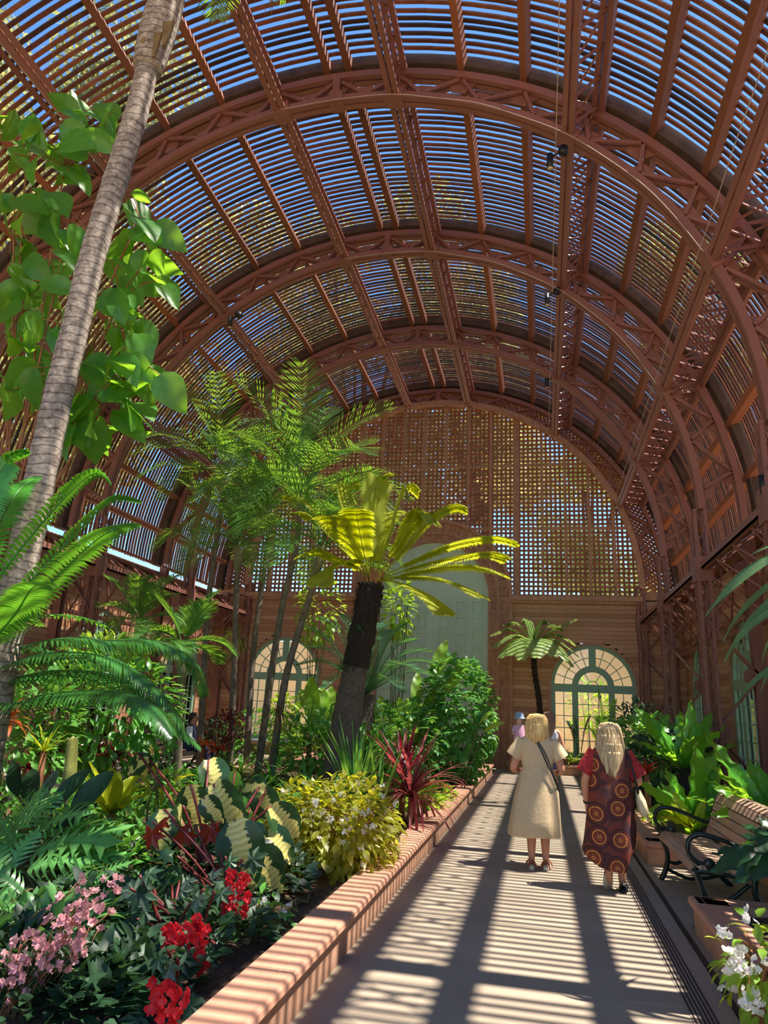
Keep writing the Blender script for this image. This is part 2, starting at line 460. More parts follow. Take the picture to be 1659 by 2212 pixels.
# ---- windows: one arched sash, copied
def arched_window(name, loc, rz, label):
    """opening 2.40 wide, sill at 0, transom 1.98, arch radius 1.2; built facing -Y"""
    w = empty(name, loc, label, kind='structure'); w.rotation_euler = (0, 0, rz)
    ZT = 2.0
    def share(key, fn, mat):
        me = bpy.data.meshes.get('win_' + key)
        if me is None: b = MB(); fn(b); me = b.mesh('win_' + key, mat)
        return me
    def frame(b):
        b.arc_xz(0, ZT, 1.10, 1.22, -.04, .04, -PI / 2, PI / 2, 36)
        b.arc_xz(0, ZT, .42, .60, -.035, .035, -PI / 2, PI / 2, 28)
        b.box(-1.22, -1.08, -.05, .05, 0, ZT); b.box(1.08, 1.22, -.05, .05, 0, ZT)
        b.box(-1.1, 1.1, -.048, .048, ZT - .17, ZT + .06)
        b.box(-.60, -.43, -.037, .037, 0, ZT); b.box(.43, .60, -.037, .037, 0, ZT)
        b.box(-.10, .10, -.046, .046, ZT + .58, ZT + 1.15)
        b.box(-1.1, 1.1, -.049, .049, 0, .14)
    obj('frame', share('frame', frame, 'green_paint'), w)
    def munt(b):
        b.arc_xz(0, ZT, .825, .847, -.02, .02, -PI / 2, PI / 2, 32)
        b.arc_xz(0, ZT, .15, .17, -.02, .02, -PI / 2, PI / 2, 16)
        for k in range(1, 10):
            if k == 5: continue
            a = -PI / 2 + PI * k / 10; s, c = math.sin(a), math.cos(a)
            b.beam((.58 * s, 0, ZT + .58 * c), (1.11 * s, 0, ZT + 1.11 * c), .022, .04, (0, 1, 0))
        for a in (-.55, .55):
            s, c = math.sin(a), math.cos(a); b.beam((.16 * s, 0, ZT + .16 * c), (.43 * s, 0, ZT + .43 * c), .02, .04, (0, 1, 0))
        for x in (-.84, .84, -.145, .145): b.box(x - .011, x + .011, -.02, .02, .12, ZT - .1)
        for k in range(1, 5):
            z = .14 + k * (ZT - .31) / 5
            for x0, x1 in ((-1.09, -.59), (-.44, .44), (.59, 1.09)): b.box(x0, x1, -.018, .018, z - .011, z + .011)
    obj('glazing_bars', share('munt', munt, 'green_paint'), w)
    hh = (ZT - .31) / 5
    for ci, (x0, x1) in enumerate(((-1.08, -.84), (-.84, -.60), (-.43, -.145), (-.145, .145), (.145, .43), (.60, .84), (.84, 1.08))):
        for k in range(5):
            o = obj('pane', share('pane%d' % ci, lambda b: b.box(x0, x1, -.003, .003, 0, hh), 'glass'), w); o.location = (0, 0, .14 + k * hh)
    for k in range(10):
        for j, (ra, rb) in enumerate(((.60, .836), (.836, 1.10))):
            a0, a1 = -PI / 2 + PI * k / 10, -PI / 2 + PI * (k + 1) / 10
            obj('pane', share('fan%d_%d' % (k, j), lambda b: b.arc_xz(0, ZT, ra, rb, -.003, .003, a0, a1, 3), 'glass'), w)
    for j, (a0, a1) in enumerate(((-PI / 2, -.55), (-.55, .55), (.55, PI / 2))):
        obj('pane', share('eye%d' % j, lambda b: b.arc_xz(0, ZT, .16, .43, -.003, .003, a0, a1, 5), 'glass'), w)
    obj('pane', share('eyec', lambda b: b.arc_xz(0, ZT, .01, .16, -.003, .003, -PI / 2, PI / 2, 8), 'glass'), w)
    def casing(b):
        b.arc_xz(0, ZT, 1.20, 1.27, -.09, .06, -PI / 2, PI / 2, 36)
        b.box(-1.27, -1.20, -.09, .06, 0, ZT); b.box(1.20, 1.27, -.09, .06, 0, ZT)
    obj('wooden_casing', share('casing', casing, 'trim_wood'), w)
    return w
WZ = .43
WIN_B = [(VX + 4.78, 'tall arched green window in the end wall right of the green door'), (VX - 4.78, 'arched green window in the end wall left of the green door, behind palms')]
nw = 1
for x, l in WIN_B:
    arched_window('window_%d' % nw, (x, YB + .06, WZ), 0, l); nw += 1
WY = [(20.05, 'nearest the end wall'), (15.8, 'one bay from the end wall'), (11.55, 'two bays from the end wall'), (7.3, 'three bays from the end wall')]
for sg, X, nm in ((1, XR, 'right'), (-1, XL, 'left')):
    for yc, l in WY:
        arched_window('window_%d' % nw, (X + sg * .03, yc, WZ), -PI / 2 * sg, 'arched green window in the %s side wall, %s' % (nm, l)); nw += 1

# ---- planked walls: each board a part, cut round the openings
def half_width(z, R_, zt, z0):
    if z < z0: return 0
    if z < zt: return R_
    return math.sqrt(max(0, R_ * R_ - (z - zt) ** 2))
def planks(wall, axis, fixed, u0, u1, zmax, openings, out, ph=.127, thick=.035):
    """boards from u0 to u1 along X or Y; openings = (centre, radius, springing, sill)"""
    n = int(zmax / ph)
    for k in range(n):
        za, zb = k * ph, (k + 1) * ph - .006
        cuts = []
        for (c, R_, zt, z0) in openings:
            h = max(half_width(za + .01, R_, zt, z0), half_width(zb, R_, zt, z0)) if zb > z0 + .05 else 0
            if zb > zt: h = half_width(max(za, zt), R_, zt, z0)
            if h > .02: cuts.append((c - h, c + h))
        cuts.sort(); u = u0; spans = []
        for a, b_ in cuts:
            if a > u + .03: spans.append((u, a))
            u = max(u, b_)
        if u1 > u + .03: spans.append((u, u1))
        for a, b_ in spans:
            L = b_ - a; d = R(-.003, .004); m = MB()
            if axis == 'X': m.box(-L / 2, L / 2, -.0 + d, thick, 0, zb - za); loc = ((a + b_) / 2, fixed, za)
            else: m.box(-L / 2, L / 2, -.0 + d, thick, 0, zb - za); loc = (fixed, (a + b_) / 2, za)
            o = m.build('plank', 'plank_wood', wall); o.location = loc
            if axis == 'Y': o.rotation_euler = (0, 0, -PI / 2 if out > 0 else PI / 2)
ZS = 5.0
back = MB()   # solid sheathing strips behind the boards, clear of the openings
def sheath(b, u0, u1, zmax, openings, fn):
    n = 40
    for k in range(n):
        za, zb = zmax * k / n, zmax * (k + 1) / n
        cuts = []
        for (c, R_, zt, z0) in openings:
            h = max(half_width(za, R_, zt, z0), half_width(zb, R_, zt, z0)) if zb > z0 else 0
            if h > 0: cuts.append((c - h, c + h))
        cuts.sort(); u = u0
        for a, e in cuts:
            if a > u: fn(b, u, a, za, zb)
            u = max(u, e)
        if u1 > u: fn(b, u, u1, za, zb)
op_b = [(VX + 4.78, 1.24, WZ + 2.0, WZ), (VX - 4.78, 1.24, WZ + 2.0, WZ), (VX, 2.0, 5.05, -1)]
sheath(back, VX - 7.4, VX + 7.4, ZS, op_b, lambda b, a, e, za, zb: b.box(a, e, YB + .035, YB + .16, za, zb))
wall_back = tag(back.build('wall_back', 'weathered_band'), 'planked end wall with lattice above', kind='structure')
planks(wall_back, 'X', YB, VX - 7.35, VX + 7.35, ZS, op_b, 1)
for sg, X, nm in ((1, XR, 'right'), (-1, XL, 'left')):
    op = [(yc, 1.24, WZ + 2.0, WZ) for yc, _ in WY]
    b = MB(); sheath(b, -3.0, YB + .1, 4.9, op, lambda b, a, e, za, zb: b.box(min(X + sg * .035, X + sg * .16), max(X + sg * .035, X + sg * .16), a, e, za, zb))
    w = tag(b.build('wall_' + nm, 'weathered_band'), 'planked %s side wall with arched windows' % nm, kind='structure')
    planks(w, 'Y', X, 3.0, YB, 4.9, op, sg)
    b = MB(); b.box(X - .12, X + .2, -3, YB + .1, 4.9, 4.96); b.build('wall_cap', 'trim_wood', w)

# ---- trims of the end wall
def trim(k, fn, mat='trim_wood', label=None):
    b = MB(); fn(b); return tag(fixn(b.build('trim_%d' % k, mat)), label, kind='structure')
YF = YB - .05
trim(1, lambda b: (b.box(VX + 2.45, VX + 6.25, YF - .10, YB, 4.84, 4.92), b.box(VX + 2.42, VX + 6.25, YF - .18, YB, 4.92, 5.06)), label='projecting timber sill below the lattice right of the door')
trim(2, lambda b: (b.box(VX - 6.25, VX - 2.45, YF - .10, YB, 4.84, 4.92), b.box(VX - 6.25, VX - 2.42, YF - .18, YB, 4.92, 5.06)), label='projecting timber sill below the lattice left of the door')
trim(3, lambda b: (b.arc_xz(VX, VZ, RI - .02, RI + .13, YB - .25, YB + .05, D(-90), D(90), 56)), label='curved timber arch rimming the lattice end wall')
trim(4, lambda b: (b.box(VX + 6.2, VX + 6.32, YF - .06, YB + .02, 0, 5.3), b.box(VX - 6.32, VX - 6.2, YF - .06, YB + .02, 0, 5.3)), label='vertical timber corner posts of the end wall')
# door surround: mouldings that run up the jambs and round the arch, short boards between them
sur = empty('trim_5', (VX, YB, 0), 'arched timber surround of the green door, built of short boards and curved mouldings', kind='structure')
ZD = 5.05
for ra, rb, y0 in ((1.72, 1.80, -.06), (1.98, 2.08, -.10), (2.36, 2.47, -.16)):
    b = MB(); b.arc_xz(0, ZD, ra, rb, y0, .12, -PI / 2, PI / 2, 40); b.box(-rb, -ra, y0, .12, 0, ZD); b.box(ra, rb, y0, .12, 0, ZD)
    b.build('moulding', 'trim_wood', sur)
for (ra, rb, y0) in ((1.80, 1.98, -.02), (2.08, 2.36, -.04)):
    for sg in (-1, 1):
        for k in range(27):
            b = MB(); b.box(min(sg * ra, sg * rb), max(sg * ra, sg * rb), y0 + R(-.006, .006), .1, k * .187, k * .187 + .18); b.build('board', 'trim_wood', sur)
    na = 26
    for k in range(na):
        a0 = -PI / 2 + PI * k / na; b = MB(); b.arc_xz(0, ZD, ra, rb, y0 + R(-.006, .006), .1, a0 + .002, a0 + PI / na - .004, 2); b.build('board', 'trim_wood', sur)
# door
door = empty('door_1', (VX, YB + .06, 0), 'tall arched sage green double door with rows of raised panels', kind='structure')
b = MB(); b.arc_xz(0, ZD, 0.001, 1.74, 0, .06, -PI / 2, PI / 2, 36)
b.box(-1.74, 1.74, 0, .06, 0, ZD); b.build('door_leaf', 'door_paint', door)
b = MB(); b.box(-.02, .02, -.012, 0.01, 0, 6.6); b.box(-1.72, 1.72, -.02, 0.01, 2.36, 2.42); b.box(-1.72, 1.72, -.02, .01, 5.0, 5.08); b.build('door_rail', 'door_paint', door)
def panel(x0, x1, z0, z1):
    b = MB(); t_ = .03
    b.box(x0, x1, -.055, .005, z0, z0 + t_); b.box(x0, x1, -.055, .005, z1 - t_, z1); b.box(x0, x0 + t_, -.055, .005, z0 + t_, z1 - t_); b.box(x1 - t_, x1, -.055, .005, z0 + t_, z1 - t_)
    b.box(x0 + .07, x1 - .07, -.012, .005, z0 + .07, z1 - .07)
    b.build('door_panel', 'door_paint', door)
for sg in (-1, 1):
    for cx in (.35, .86, 1.37):
        for k in range(5): panel(sg * cx - .17, sg * cx + .17, 2.5 + k * .5, 2.5 + k * .5 + .4)
        for k in range(4): panel(sg * cx - .17, sg * cx + .17, .2 + k * .52, .2 + k * .52 + .42)
na = 9
for k in range(na):
    a0 = -PI / 2 + PI * (k + .12) / na; a1 = -PI / 2 + PI * (k + .88) / na
    b = MB(); b.arc_xz(0, ZD, 1.08, 1.1, -.018, .005, a0, a1, 3); b.arc_xz(0, ZD, 1.52, 1.54, -.018, .005, a0, a1, 3)
    for a in (a0, a1): b.beam((1.08 * math.sin(a), -.006, ZD + 1.08 * math.cos(a)), (1.54 * math.sin(a), -.006, ZD + 1.54 * math.cos(a)), .024, .02, (0, 1, 0))
    b.build('door_panel', 'door_paint', door)
b = MB(); b.box(1.56, 1.68, -.05, 0.0, 2.28, 2.75); b.build('intercom', 'black_metal', door)

# ---- lattice of the end wall: each lath a part
latt = empty('wall_lattice', (VX, YB, 0), 'square timber lattice filling the arched end wall above the door', kind='structure')
def inside_arch(x):      # height of the rim at x (relative to axis)
    return VZ + math.sqrt(max(0, (RI + .05) ** 2 - x * x))
def door_top(x): return ZD + math.sqrt(2.40 ** 2 - x * x) if abs(x) < 2.40 else 5.04
P = .141
k = -int(6.2 / P)
while k * P < 6.2:
    x = k * P; z0, z1 = max(5.04, door_top(x)), inside_arch(x)
    if z1 - z0 > .1:
        b = MB(); b.box(x - .033, x + .033, .05, .068, z0, z1); b.build('lath', 'lath_wood', latt)
    k += 1
z = 5.1
while z < 11.5:
    xm = math.sqrt(max(0, (RI + .05) ** 2 - (z - VZ) ** 2)) if z > VZ else RI
    xd = math.sqrt(2.4 ** 2 - (z - ZD) ** 2) if z < ZD + 2.4 else 0
    for a, e in (((-xm, -xd), (xd, xm)) if xd > 0 else ((-xm, xm),)):
        b = MB(); b.box(a, e, .03, .048, z - .033, z + .033); b.build('lath', 'lath_wood', latt)
    z += P
for j, x in enumerate((-5.53, -4.81, -4.1, -3.38, -2.58, -1.86, -1.13, -.43, .3, 1.04, 1.77, 2.58, 3.39, 4.1, 4.81, 5.53)):
    z0, z1 = max(5.04, door_top(x)), inside_arch(x); w = .10 if abs(abs(x) - 2.58) < .01 else .045
    b = MB(); b.box(x - w, x + w, -.06, .03, z0, z1); b.build('mullion', 'trim_wood', latt)
for z in (7.21, 9.32):
    xm = math.sqrt(RI ** 2 - (z - VZ) ** 2); xd = math.sqrt(2.4 ** 2 - (z - ZD) ** 2) if z < ZD + 2.4 else 0
    for a, e in (((-xm, -xd), (xd, xm)) if xd > 0 else ((-xm, xm),)):
        b = MB(); b.box(a, e, -.03, .03, z - .045, z + .045); b.build('rail', 'trim_wood', latt)
# diamond lattice ring between the rim and the roof
b = MB(); n = 158
for k in range(n):
    a = D(-94) + D(188) * k / n
    for dlt in (-1, 1):
        a2 = a + dlt * D(188) / n * 5.2
        if abs(a2) > D(94): continue
        p = vp(a, RI + .1); q2 = vp(a2, RO + .2, VZO)
        b.beam((p[0], YB + .06 + dlt * .01, p[1]), (q2[0], YB + .06 + dlt * .01, q2[1]), .012, .075, (math.sin(a), 0, math.cos(a)))
o = put(latt, b.build('diamond_laths', 'lath_wood')); o['kind'] = 'stuff'
b = MB(); b.box(-7.35, -6.25, .0, .1, 5.0, 5.25); b.box(6.25, 7.35, .0, .1, 5.0, 5.25); b.build('head_rail', 'trim_wood', latt)
# ================================================================== kerbs, beds, benches, outdoors
def kerb(root, p0, p1, inward, blk=1.6, h=.26):
    """stone kerb from p0 to p1 (face line), coping overhanging towards the path; inward = unit vector into the bed"""
    p0, p1, n = Vector(p0), Vector(p1), Vector(inward)
    L = (p1 - p0).length; d = (p1 - p0) / L; m = max(1, round(L / blk)); st = L / m
    for k in range(m):
        a, e = p0 + d * (k * st + .004), p0 + d * ((k + 1) * st - .004)
        b = MB(); b.hexa([a, e, e + n * .18, a + n * .18] + [q + Vector((0, 0, h - .075)) for q in (a, e, e + n * .18, a + n * .18)]); fixn(put(root, b.build('face_block', 'curb_face')))
        b = MB()
        prof = [(.02, h - .075), (.0, h - .062), (-.03, h - .062), (-.042, h - .04), (-.036, h - .012), (-.018, h), (.05, h), (.052, h - .004), (.056, h), (.23, h), (.23, h - .075)]
        nb = len(prof)
        for q in (a, e): b.v += [tuple(q + n * u + Vector((0, 0, z))) for u, z in prof]
        for i in range(nb): b.f.append((i, (i + 1) % nb, nb + (i + 1) % nb, nb + i))
        b.f.append(tuple(range(nb))); b.f.append(tuple(range(2 * nb - 1, nb - 1, -1)))
        fixn(put(root, b.build('coping_block', 'curb_coping')))
def bed(root, x0, x1, y0, y1, z=.2):
    b = MB(); n = 24; m = max(4, int((y1 - y0) / .4)); base = len(b.v)
    for j in range(m + 1):
        for i in range(n + 1):
            e = 0 if i in (0, n) or j in (0, m) else 1
            b.v.append((x0 + (x1 - x0) * i / n, y0 + (y1 - y0) * j / m, z + e * R(-.02, .03)))
    for j in range(m):
        for i in range(n):
            p = j * (n + 1) + i; b.f.append((p, p + 1, p + n + 2, p + n + 1))
    put(root, b.build('soil', 'soil', None, True))
pl = empty('planter', (-1.3, 9, 0), 'long planting bed left of the walkway with a rounded terracotta stone kerb', 'planter')
kerb(pl, (-1.3, -2.5, 0), (-1.3, 20.3, 0), (-1, 0, 0)); kerb(pl, (-1.3, 20.3, 0), (-6.3, 20.3, 0), (0, -1, 0)); kerb(pl, (-6.3, 20.3, 0), (-6.3, -2.5, 0), (1, 0, 0))
bed(pl, -6.2, -1.45, -2.5, 20.2)
pr = empty('planter', (1.15, 3, 0), 'terracotta kerbed planting bed at the bottom right in front of the bench', 'planter')
kerb(pr, (1.17, -2.5, 0), (1.17, 6.72, 0), (1, 0, 0)); kerb(pr, (1.17, 6.72, 0), (3.9, 6.72, 0), (0, -1, 0)); bed(pr, 1.3, 3.95, -2.5, 6.6)
pr = empty('planter', (1.15, 12, 0), 'terracotta kerbed planting bed on the right beyond the bench', 'planter')
kerb(pr, (1.17, 9.35, 0), (1.17, 21.0, 0), (1, 0, 0)); kerb(pr, (2.25, 9.35, 0), (1.17, 9.35, 0), (0, 1, 0)); kerb(pr, (2.25, 6.75, 0), (2.25, 9.35, 0), (1, 0, 0), 1.3)
bed(pr, 1.3, 3.95, 9.5, 21.4); bed(pr, 2.4, 3.95, 6.75, 9.5)
pr = empty('planter', (1, 21.5, 0), 'low kerbed planting bed against the end wall at the end of the walkway', 'planter')
kerb(pr, (-.95, 21.35, 0), (1.17, 21.35, 0), (0, 1, 0), 1.1); kerb(pr, (-.95, 22.15, 0), (-.95, 21.35, 0), (1, 0, 0)); bed(pr, -.85, 2.7, 21.45, 22.14)

# ---- benches
M_wood('bench_wood', [(176, 142, 116), (190, 156, 130)], (12, 1.2, 12))
M_plain('bench_iron', (16, 34, 30), 0.3, 0.15, 6)
def bench(loc, rz, label, L=1.85):
    """faces -X in its own frame: front edge at x=0, back at x=.6"""
    t = empty('park_bench', loc, label, 'bench', 'iron and timber park benches'); t.rotation_euler = (0, 0, rz)
    seat = [(.02, .43), (.045, .455), (.10, .462), (.17, .455), (.24, .445), (.31, .437), (.38, .433), (.45, .437)]
    for k, (x, z) in enumerate(seat):
        b = MB(); ang = [-.9, -.45, .0, .1, .1, .08, .0, -.1][k]
        b.box(-.031, .031, -L / 2, L / 2, -.016, .016); o = b.build('seat_slat', 'bench_wood', t); o.location = (x, 0, z); o.rotation_euler = (0, ang, 0)
    back = [(.50, .52, -1.25), (.525, .60, -1.25), (.55, .68, -1.25), (.575, .76, -1.2), (.61, .835, -1.0), (.66, .885, -.5), (.725, .895, .1)]
    for (x, z, a) in back:
        b = MB(); b.box(-.037, .037, -L / 2, L / 2, -.016, .016); o = b.build('back_slat', 'bench_wood', t); o.location = (x, 0, z); o.rotation_euler = (0, a, 0)
    for sy in (-1, 1):
        y = sy * (L / 2 - .02)
        def strap(pts, w, n, k=6):
            P_ = smooth([Vector((p[0], y, p[1])) for p in pts], k); b = MB(); b.tube(P_, w, 8); put_local(b.build(n, 'bench_iron', t, True))
        strap([(.0, .45), (.02, .42), (.075, .25), (.05, .10), (.0, .0)], .027, 'front_leg')
        strap([(.48, .46), (.46, .30), (.56, .12), (.68, .0)], .027, 'back_leg')
        strap([(.02, .43), (.2, .43), (.38, .415), (.49, .46), (.55, .68), (.62, .84), (.72, .905)], .025, 'side_frame')
        strap([(.055, .2), (.16, .17), (.30, .26), (.42, .36)], .018, 'leg_scroll')
        strap([(.04, .12), (.25, .04), (.42, .05), (.6, .1)], .018, 'stretcher')
        strap([(.10, .48), (.03, .50), (-.03, .57), (-.01, .67), (.08, .71), (.24, .68), (.40, .62), (.5, .60), (.535, .64)], .021, 'armrest')
        b = MB(); b.tube([(.13, y - .03, .49), (.13, y - .02, .49), (.13, y + .02, .49), (.13, y + .03, .49)], [.03, .045, .045, .03], 12); b.build('arm_scroll', 'bench_iron', t, True)
    b = MB(); b.box(.25, .29, -L / 2, L / 2, .40, .425); b.build('cross_bar', 'bench_iron', t)
    return t
def put_local(o): return o
def smooth(pts, k=6):
    """Catmull-Rom through the points"""
    pts = [Vector(p) for p in pts]; out = []
    for i in range(len(pts) - 1):
        p0 = pts[max(i - 1, 0)]; p1 = pts[i]; p2 = pts[i + 1]; p3 = pts[min(i + 2, len(pts) - 1)]
        for j in range(k):
            u = j / k
            out.append(0.5 * ((2 * p1) + (p2 - p0) * u + (2 * p0 - 5 * p1 + 4 * p2 - p3) * u * u + (3 * p1 - p0 - 3 * p2 + p3) * u ** 3))
    out.append(pts[-1]); return out
bench((1.2, 7.72, 0), 0, 'park bench of pale timber slats with black iron arms beside the right planter', 1.85)
bench((-7.35, 15.1, 0), PI, 'distant timber bench under the palms on the left, with a person sitting on it', 1.8)

# ---- outside: ground, pale neighbouring walls
b = MB(); b.box(-60, 60, -40, 90, -.5, -.26); tag(b.build('ground_outside', 'stucco'), 'pale paving outside the building', kind='structure')
def outwall(a, e, h, label):
    b = MB(); b.beam((a[0], a[1], h / 2), (e[0], e[1], h / 2), .4, h); o = tag(b.build('neighbouring_building', 'stucco'), label, 'building', 'pale buildings outside')
    return o
outwall((-14, 31.5), (6.5, 27.5), 4.2, 'pale beige building wall seen through the end windows')
outwall((6.5, 29.0), (16, 32.5), 7.5, 'taller pale building seen through the lower right of the lattice')
outwall((-17, -5), (-16, 24), 3.6, 'pale wall outside the left windows')
# ================================================================== plant building blocks
UP = Vector((0, 0, 1))
def frame(d, n):
    d = Vector(d).normalized(); n = Vector(n); n = n - d * n.dot(d)
    if n.length < 1e-4: n = Vector((1, 0, 0)) - d * d.x
    n.normalize(); s = d.cross(n)
    return s, d, n
def mat4(pos, d, n, sc=1.0):
    s, d, n = frame(d, n); m = Matrix(((s.x, d.x, n.x, pos[0]), (s.y, d.y, n.y, pos[1]), (s.z, d.z, n.z, pos[2]), (0, 0, 0, 1)))
    return m @ Matrix.Scale(sc, 4)
OV = lambda t: math.sin(PI * min(1, t * .97 + .03)) ** .8
LANCE = lambda t: (math.sin(PI * (t * .96 + .04) ** .75)) ** .9 if t < 1 else .02
STRAP = lambda t: min(1, .45 + 3 * t) * (1 - t ** 3) + .01
HEART = lambda t: (math.sqrt(max(0, 1 - ((t - .34) / .36) ** 2)) if t < .34 else max(.01, 1 - ((t - .34) / .66) ** 1.5))
NEST = lambda t: (.25 + .75 * math.sin(PI * min(1, .06 + t * .94)) ** .7) * (1 if t < .9 else max(.05, (1 - t) * 9))
def add_leaf(b, m, L, W, prof=OV, droop=.5, fold=.25, seg=5, wave=0.0, wn=6, cols=1):
    """leaf growing along +Y with its face to +Z, bending down by droop radians; m = 4x4 matrix"""
    base = len(b.v); p = Vector((0, 0, 0)); nc = 2 * cols + 1
    for i in range(seg + 1):
        t = i / seg; a = -droop * t
        if i: p = p + Vector((0, math.cos(a), math.sin(a))) * (L / seg)
        h = W / 2 * prof(t); nrm = Vector((0, -math.sin(a), math.cos(a)))
        for k in range(nc):
            u = (k - cols) / cols
            q = p + Vector((u * h, 0, 0)) + nrm * (abs(u) * h * fold + (wave * math.sin(wn * 2 * PI * t + (1.3 if u > 0 else 0)) * abs(u)))
            b.v.append(tuple(m @ q))
    for i in range(seg):
        for k in range(nc - 1):
            a = base + i * nc + k; b.f.append((a, a + 1, a + nc + 1, a + nc))
def leaf_me(key, mat, L, W, **kw):
    me = bpy.data.meshes.get(key)
    if me is None:
        b = MB(); add_leaf(b, Matrix.Identity(4), L, W, **kw); me = b.mesh(key, mat, True)
    return me
def leaf_obj(root, me, pos, d, n, sc=1.0, name='leaf'):
    o = bpy.data.objects.new(name, me); COL.objects.link(o); o.parent = root
    o.matrix_local = Matrix.Translation(-root.location) @ mat4(pos, d, n, sc)
    return o
def add_frond(b, pts, n=40, L=.3, w=.02, ang=.5, drop=.25, rise=.15, t0=.12, prof=None, rach=.008, up=UP, seg=3, jit=.1, fold=0.0):
    """feather leaf: rachis through pts with n leaflet pairs"""
    P_ = smooth(pts, 6); N = len(P_)
    b.tube(P_, [rach * (1.15 - .95 * i / (N - 1)) for i in range(N)], 5)
    prof = prof or (lambda t: math.sin(PI * (.12 + .84 * t)) ** .7)
    pS = None
    for k in range(n):
        t = t0 + (1 - t0) * (k + .5) / n; f = t * (N - 1); i = min(N - 2, int(f)); u = f - i
        p = P_[i].lerp(P_[i + 1], u); T = (P_[min(i + 2, N - 1)] - P_[max(i - 1, 0)]).normalized()
        S = T.cross(up)
        if S.length < .45 and k and pS is not None: S = pS - T * pS.dot(T)
        elif S.length < 1e-3: S = Vector((1, 0, 0))
        S.normalize(); pS = S; Nn = S.cross(T)
        l = L * prof((t - t0) / (1 - t0))
        for sg in (-1, 1):
            a = ang + R(-jit, jit) + .5 * max(0, t - .75)
            d = (S * sg * math.cos(a) + T * math.sin(a) + Nn * rise).normalized()
            q0 = p; ll = l * R(.92, 1.06); W2 = T * (w / 2)
            base = len(b.v); q = Vector(q0)
            for s in range(seg + 1):
                v = s / seg
                if s:
                    d = (d - UP * (drop * v / seg * 2.2)).normalized(); q = q + d * (ll / seg)
                h = (.55, 1, .8, .06)[s] if seg == 3 else (1 - v * .94)
                b.v.append(tuple(q - W2 * h)); b.v.append(tuple(q + W2 * h))
            for s in range(seg):
                a_ = base + 2 * s; b.f.append((a_, a_ + 1, a_ + 3, a_ + 2))
def frond_obj(root, pts, mat, name='frond', **kw):
    b = MB(); add_frond(b, pts, **kw); return put(root, b.build(name, mat, None, True))
def arc_pts(c, az, el, L, bend, n=6, side=0.0):
    """a stem that leaves c at azimuth az and elevation el and bends down by bend over its length L"""
    p = Vector(c); out = [p.copy()]
    for k in range(n):
        e = el - bend * (k + .5) / n; a = az + side * (k + .5) / n
        p = p + Vector((math.cos(a) * math.cos(e), math.sin(a) * math.cos(e), math.sin(e))) * (L / n); out.append(p.copy())
    return out
def strap_plant(name, label, cat, base, n, L, W, mat, el=(.6, 1.4), bend=(.6, 1.4), prof=STRAP, group=None, wave=0, seg=7, fold=.25, azr=(0, 2 * PI), nv=4, wn=5, lr=(.75, 1.1)):
    """rosette of blade leaves, each leaf a part; a few shared shapes"""
    t = empty(name, base, label, cat, group)
    if base[2] > .3 and name not in ('air_plant', 'wispy_plant'):
        q = MB(); q.tube([(base[0], base[1], .18), (base[0], base[1], (base[2] + .2) / 2), tuple(base)], [.045, .04, .035], 8); put(t, q.build('stem', 'brown_stem', None, True))
    mes = []
    for k in range(nv):
        b = MB(); add_leaf(b, Matrix.Identity(4), L, W, prof, bend[0] + (bend[1] - bend[0]) * k / max(1, nv - 1), fold, seg, wave, wn); mes.append(b.mesh(name + '_leaf', mat, True))
    for k in range(n):
        az = azr[0] + (azr[1] - azr[0]) * ((k * .618034) % 1.0); e = R(*el)
        d = Vector((math.cos(az) * math.cos(e), math.sin(az) * math.cos(e), math.sin(e)))
        nrm = Vector((-math.cos(az) * math.sin(e), -math.sin(az) * math.sin(e), math.cos(e)))
        leaf_obj(t, random.choice(mes), Vector(base) + d * R(.0, .03), d, nrm, R(*lr))
    return t
def shrub(name, label, cat, c, rad, n, L, W, mat, prof=OV, droop=.5, group=None, seg=3, stems=6, shell=.45, base_z=None, fold=.2, lobed=False, hang=0.0, stem_mat='stem', parts=0):
    """leafy bush: stems plus foliage spread through an ellipsoid; the biggest leaves as parts, the rest joined"""
    c = Vector(c); bz = .2 if base_z is None else base_z
    t = empty(name, (c.x, c.y, bz), label, cat, group)
    b = MB()
    for k in range(stems):
        a = R(0, 2 * PI); e = c + Vector((math.cos(a) * rad[0] * .55, math.sin(a) * rad[1] * .55, R(-.1, .5) * rad[2]))
        s = Vector((c.x + R(-.08, .08), c.y + R(-.08, .08), bz)); m_ = s.lerp(e, .5) + Vector((R(-.05, .05), R(-.05, .05), .08))
        b.tube(smooth([s, m_, e], 4), [.012 - .0007 * i for i in range(9)], 5)
    put(t, b.build('stems', stem_mat, None, True))
    b = MB(); pm = None
    if parts:
        q = MB(); (add_star if lobed else add_leaf)(q, Matrix.Identity(4), L, W, **({} if lobed else dict(prof=prof, droop=droop, fold=fold, seg=seg))); pm = q.mesh(name + '_leaf', mat, True)
    for k in range(n):
        while True:
            v = Vector((R(-1, 1), R(-1, 1), R(-1, 1)))
            if shell < v.length < 1: break
        p = c + Vector((v.x * rad[0], v.y * rad[1], v.z * rad[2]))
        if p.z < bz + .03: continue
        o = Vector((v.x, v.y, v.z + .35 - hang)).normalized() + Vector((R(-.6, .6), R(-.6, .6), R(-.5, .3) - hang))
        nr = Vector((R(-.5, .5), R(-.5, .5), 1)) + v * .5
        sc = R(.65, 1.15); m = mat4(p, o, nr, sc)
        if k < parts:
            leaf_obj(t, pm, p, o, nr, sc); continue
        if lobed: add_star(b, m, L, W)
        else: add_leaf(b, m, L, W, prof, droop, fold, seg)
    o = put(t, b.build('foliage', mat, None, True)); o['kind'] = 'stuff'
    return t
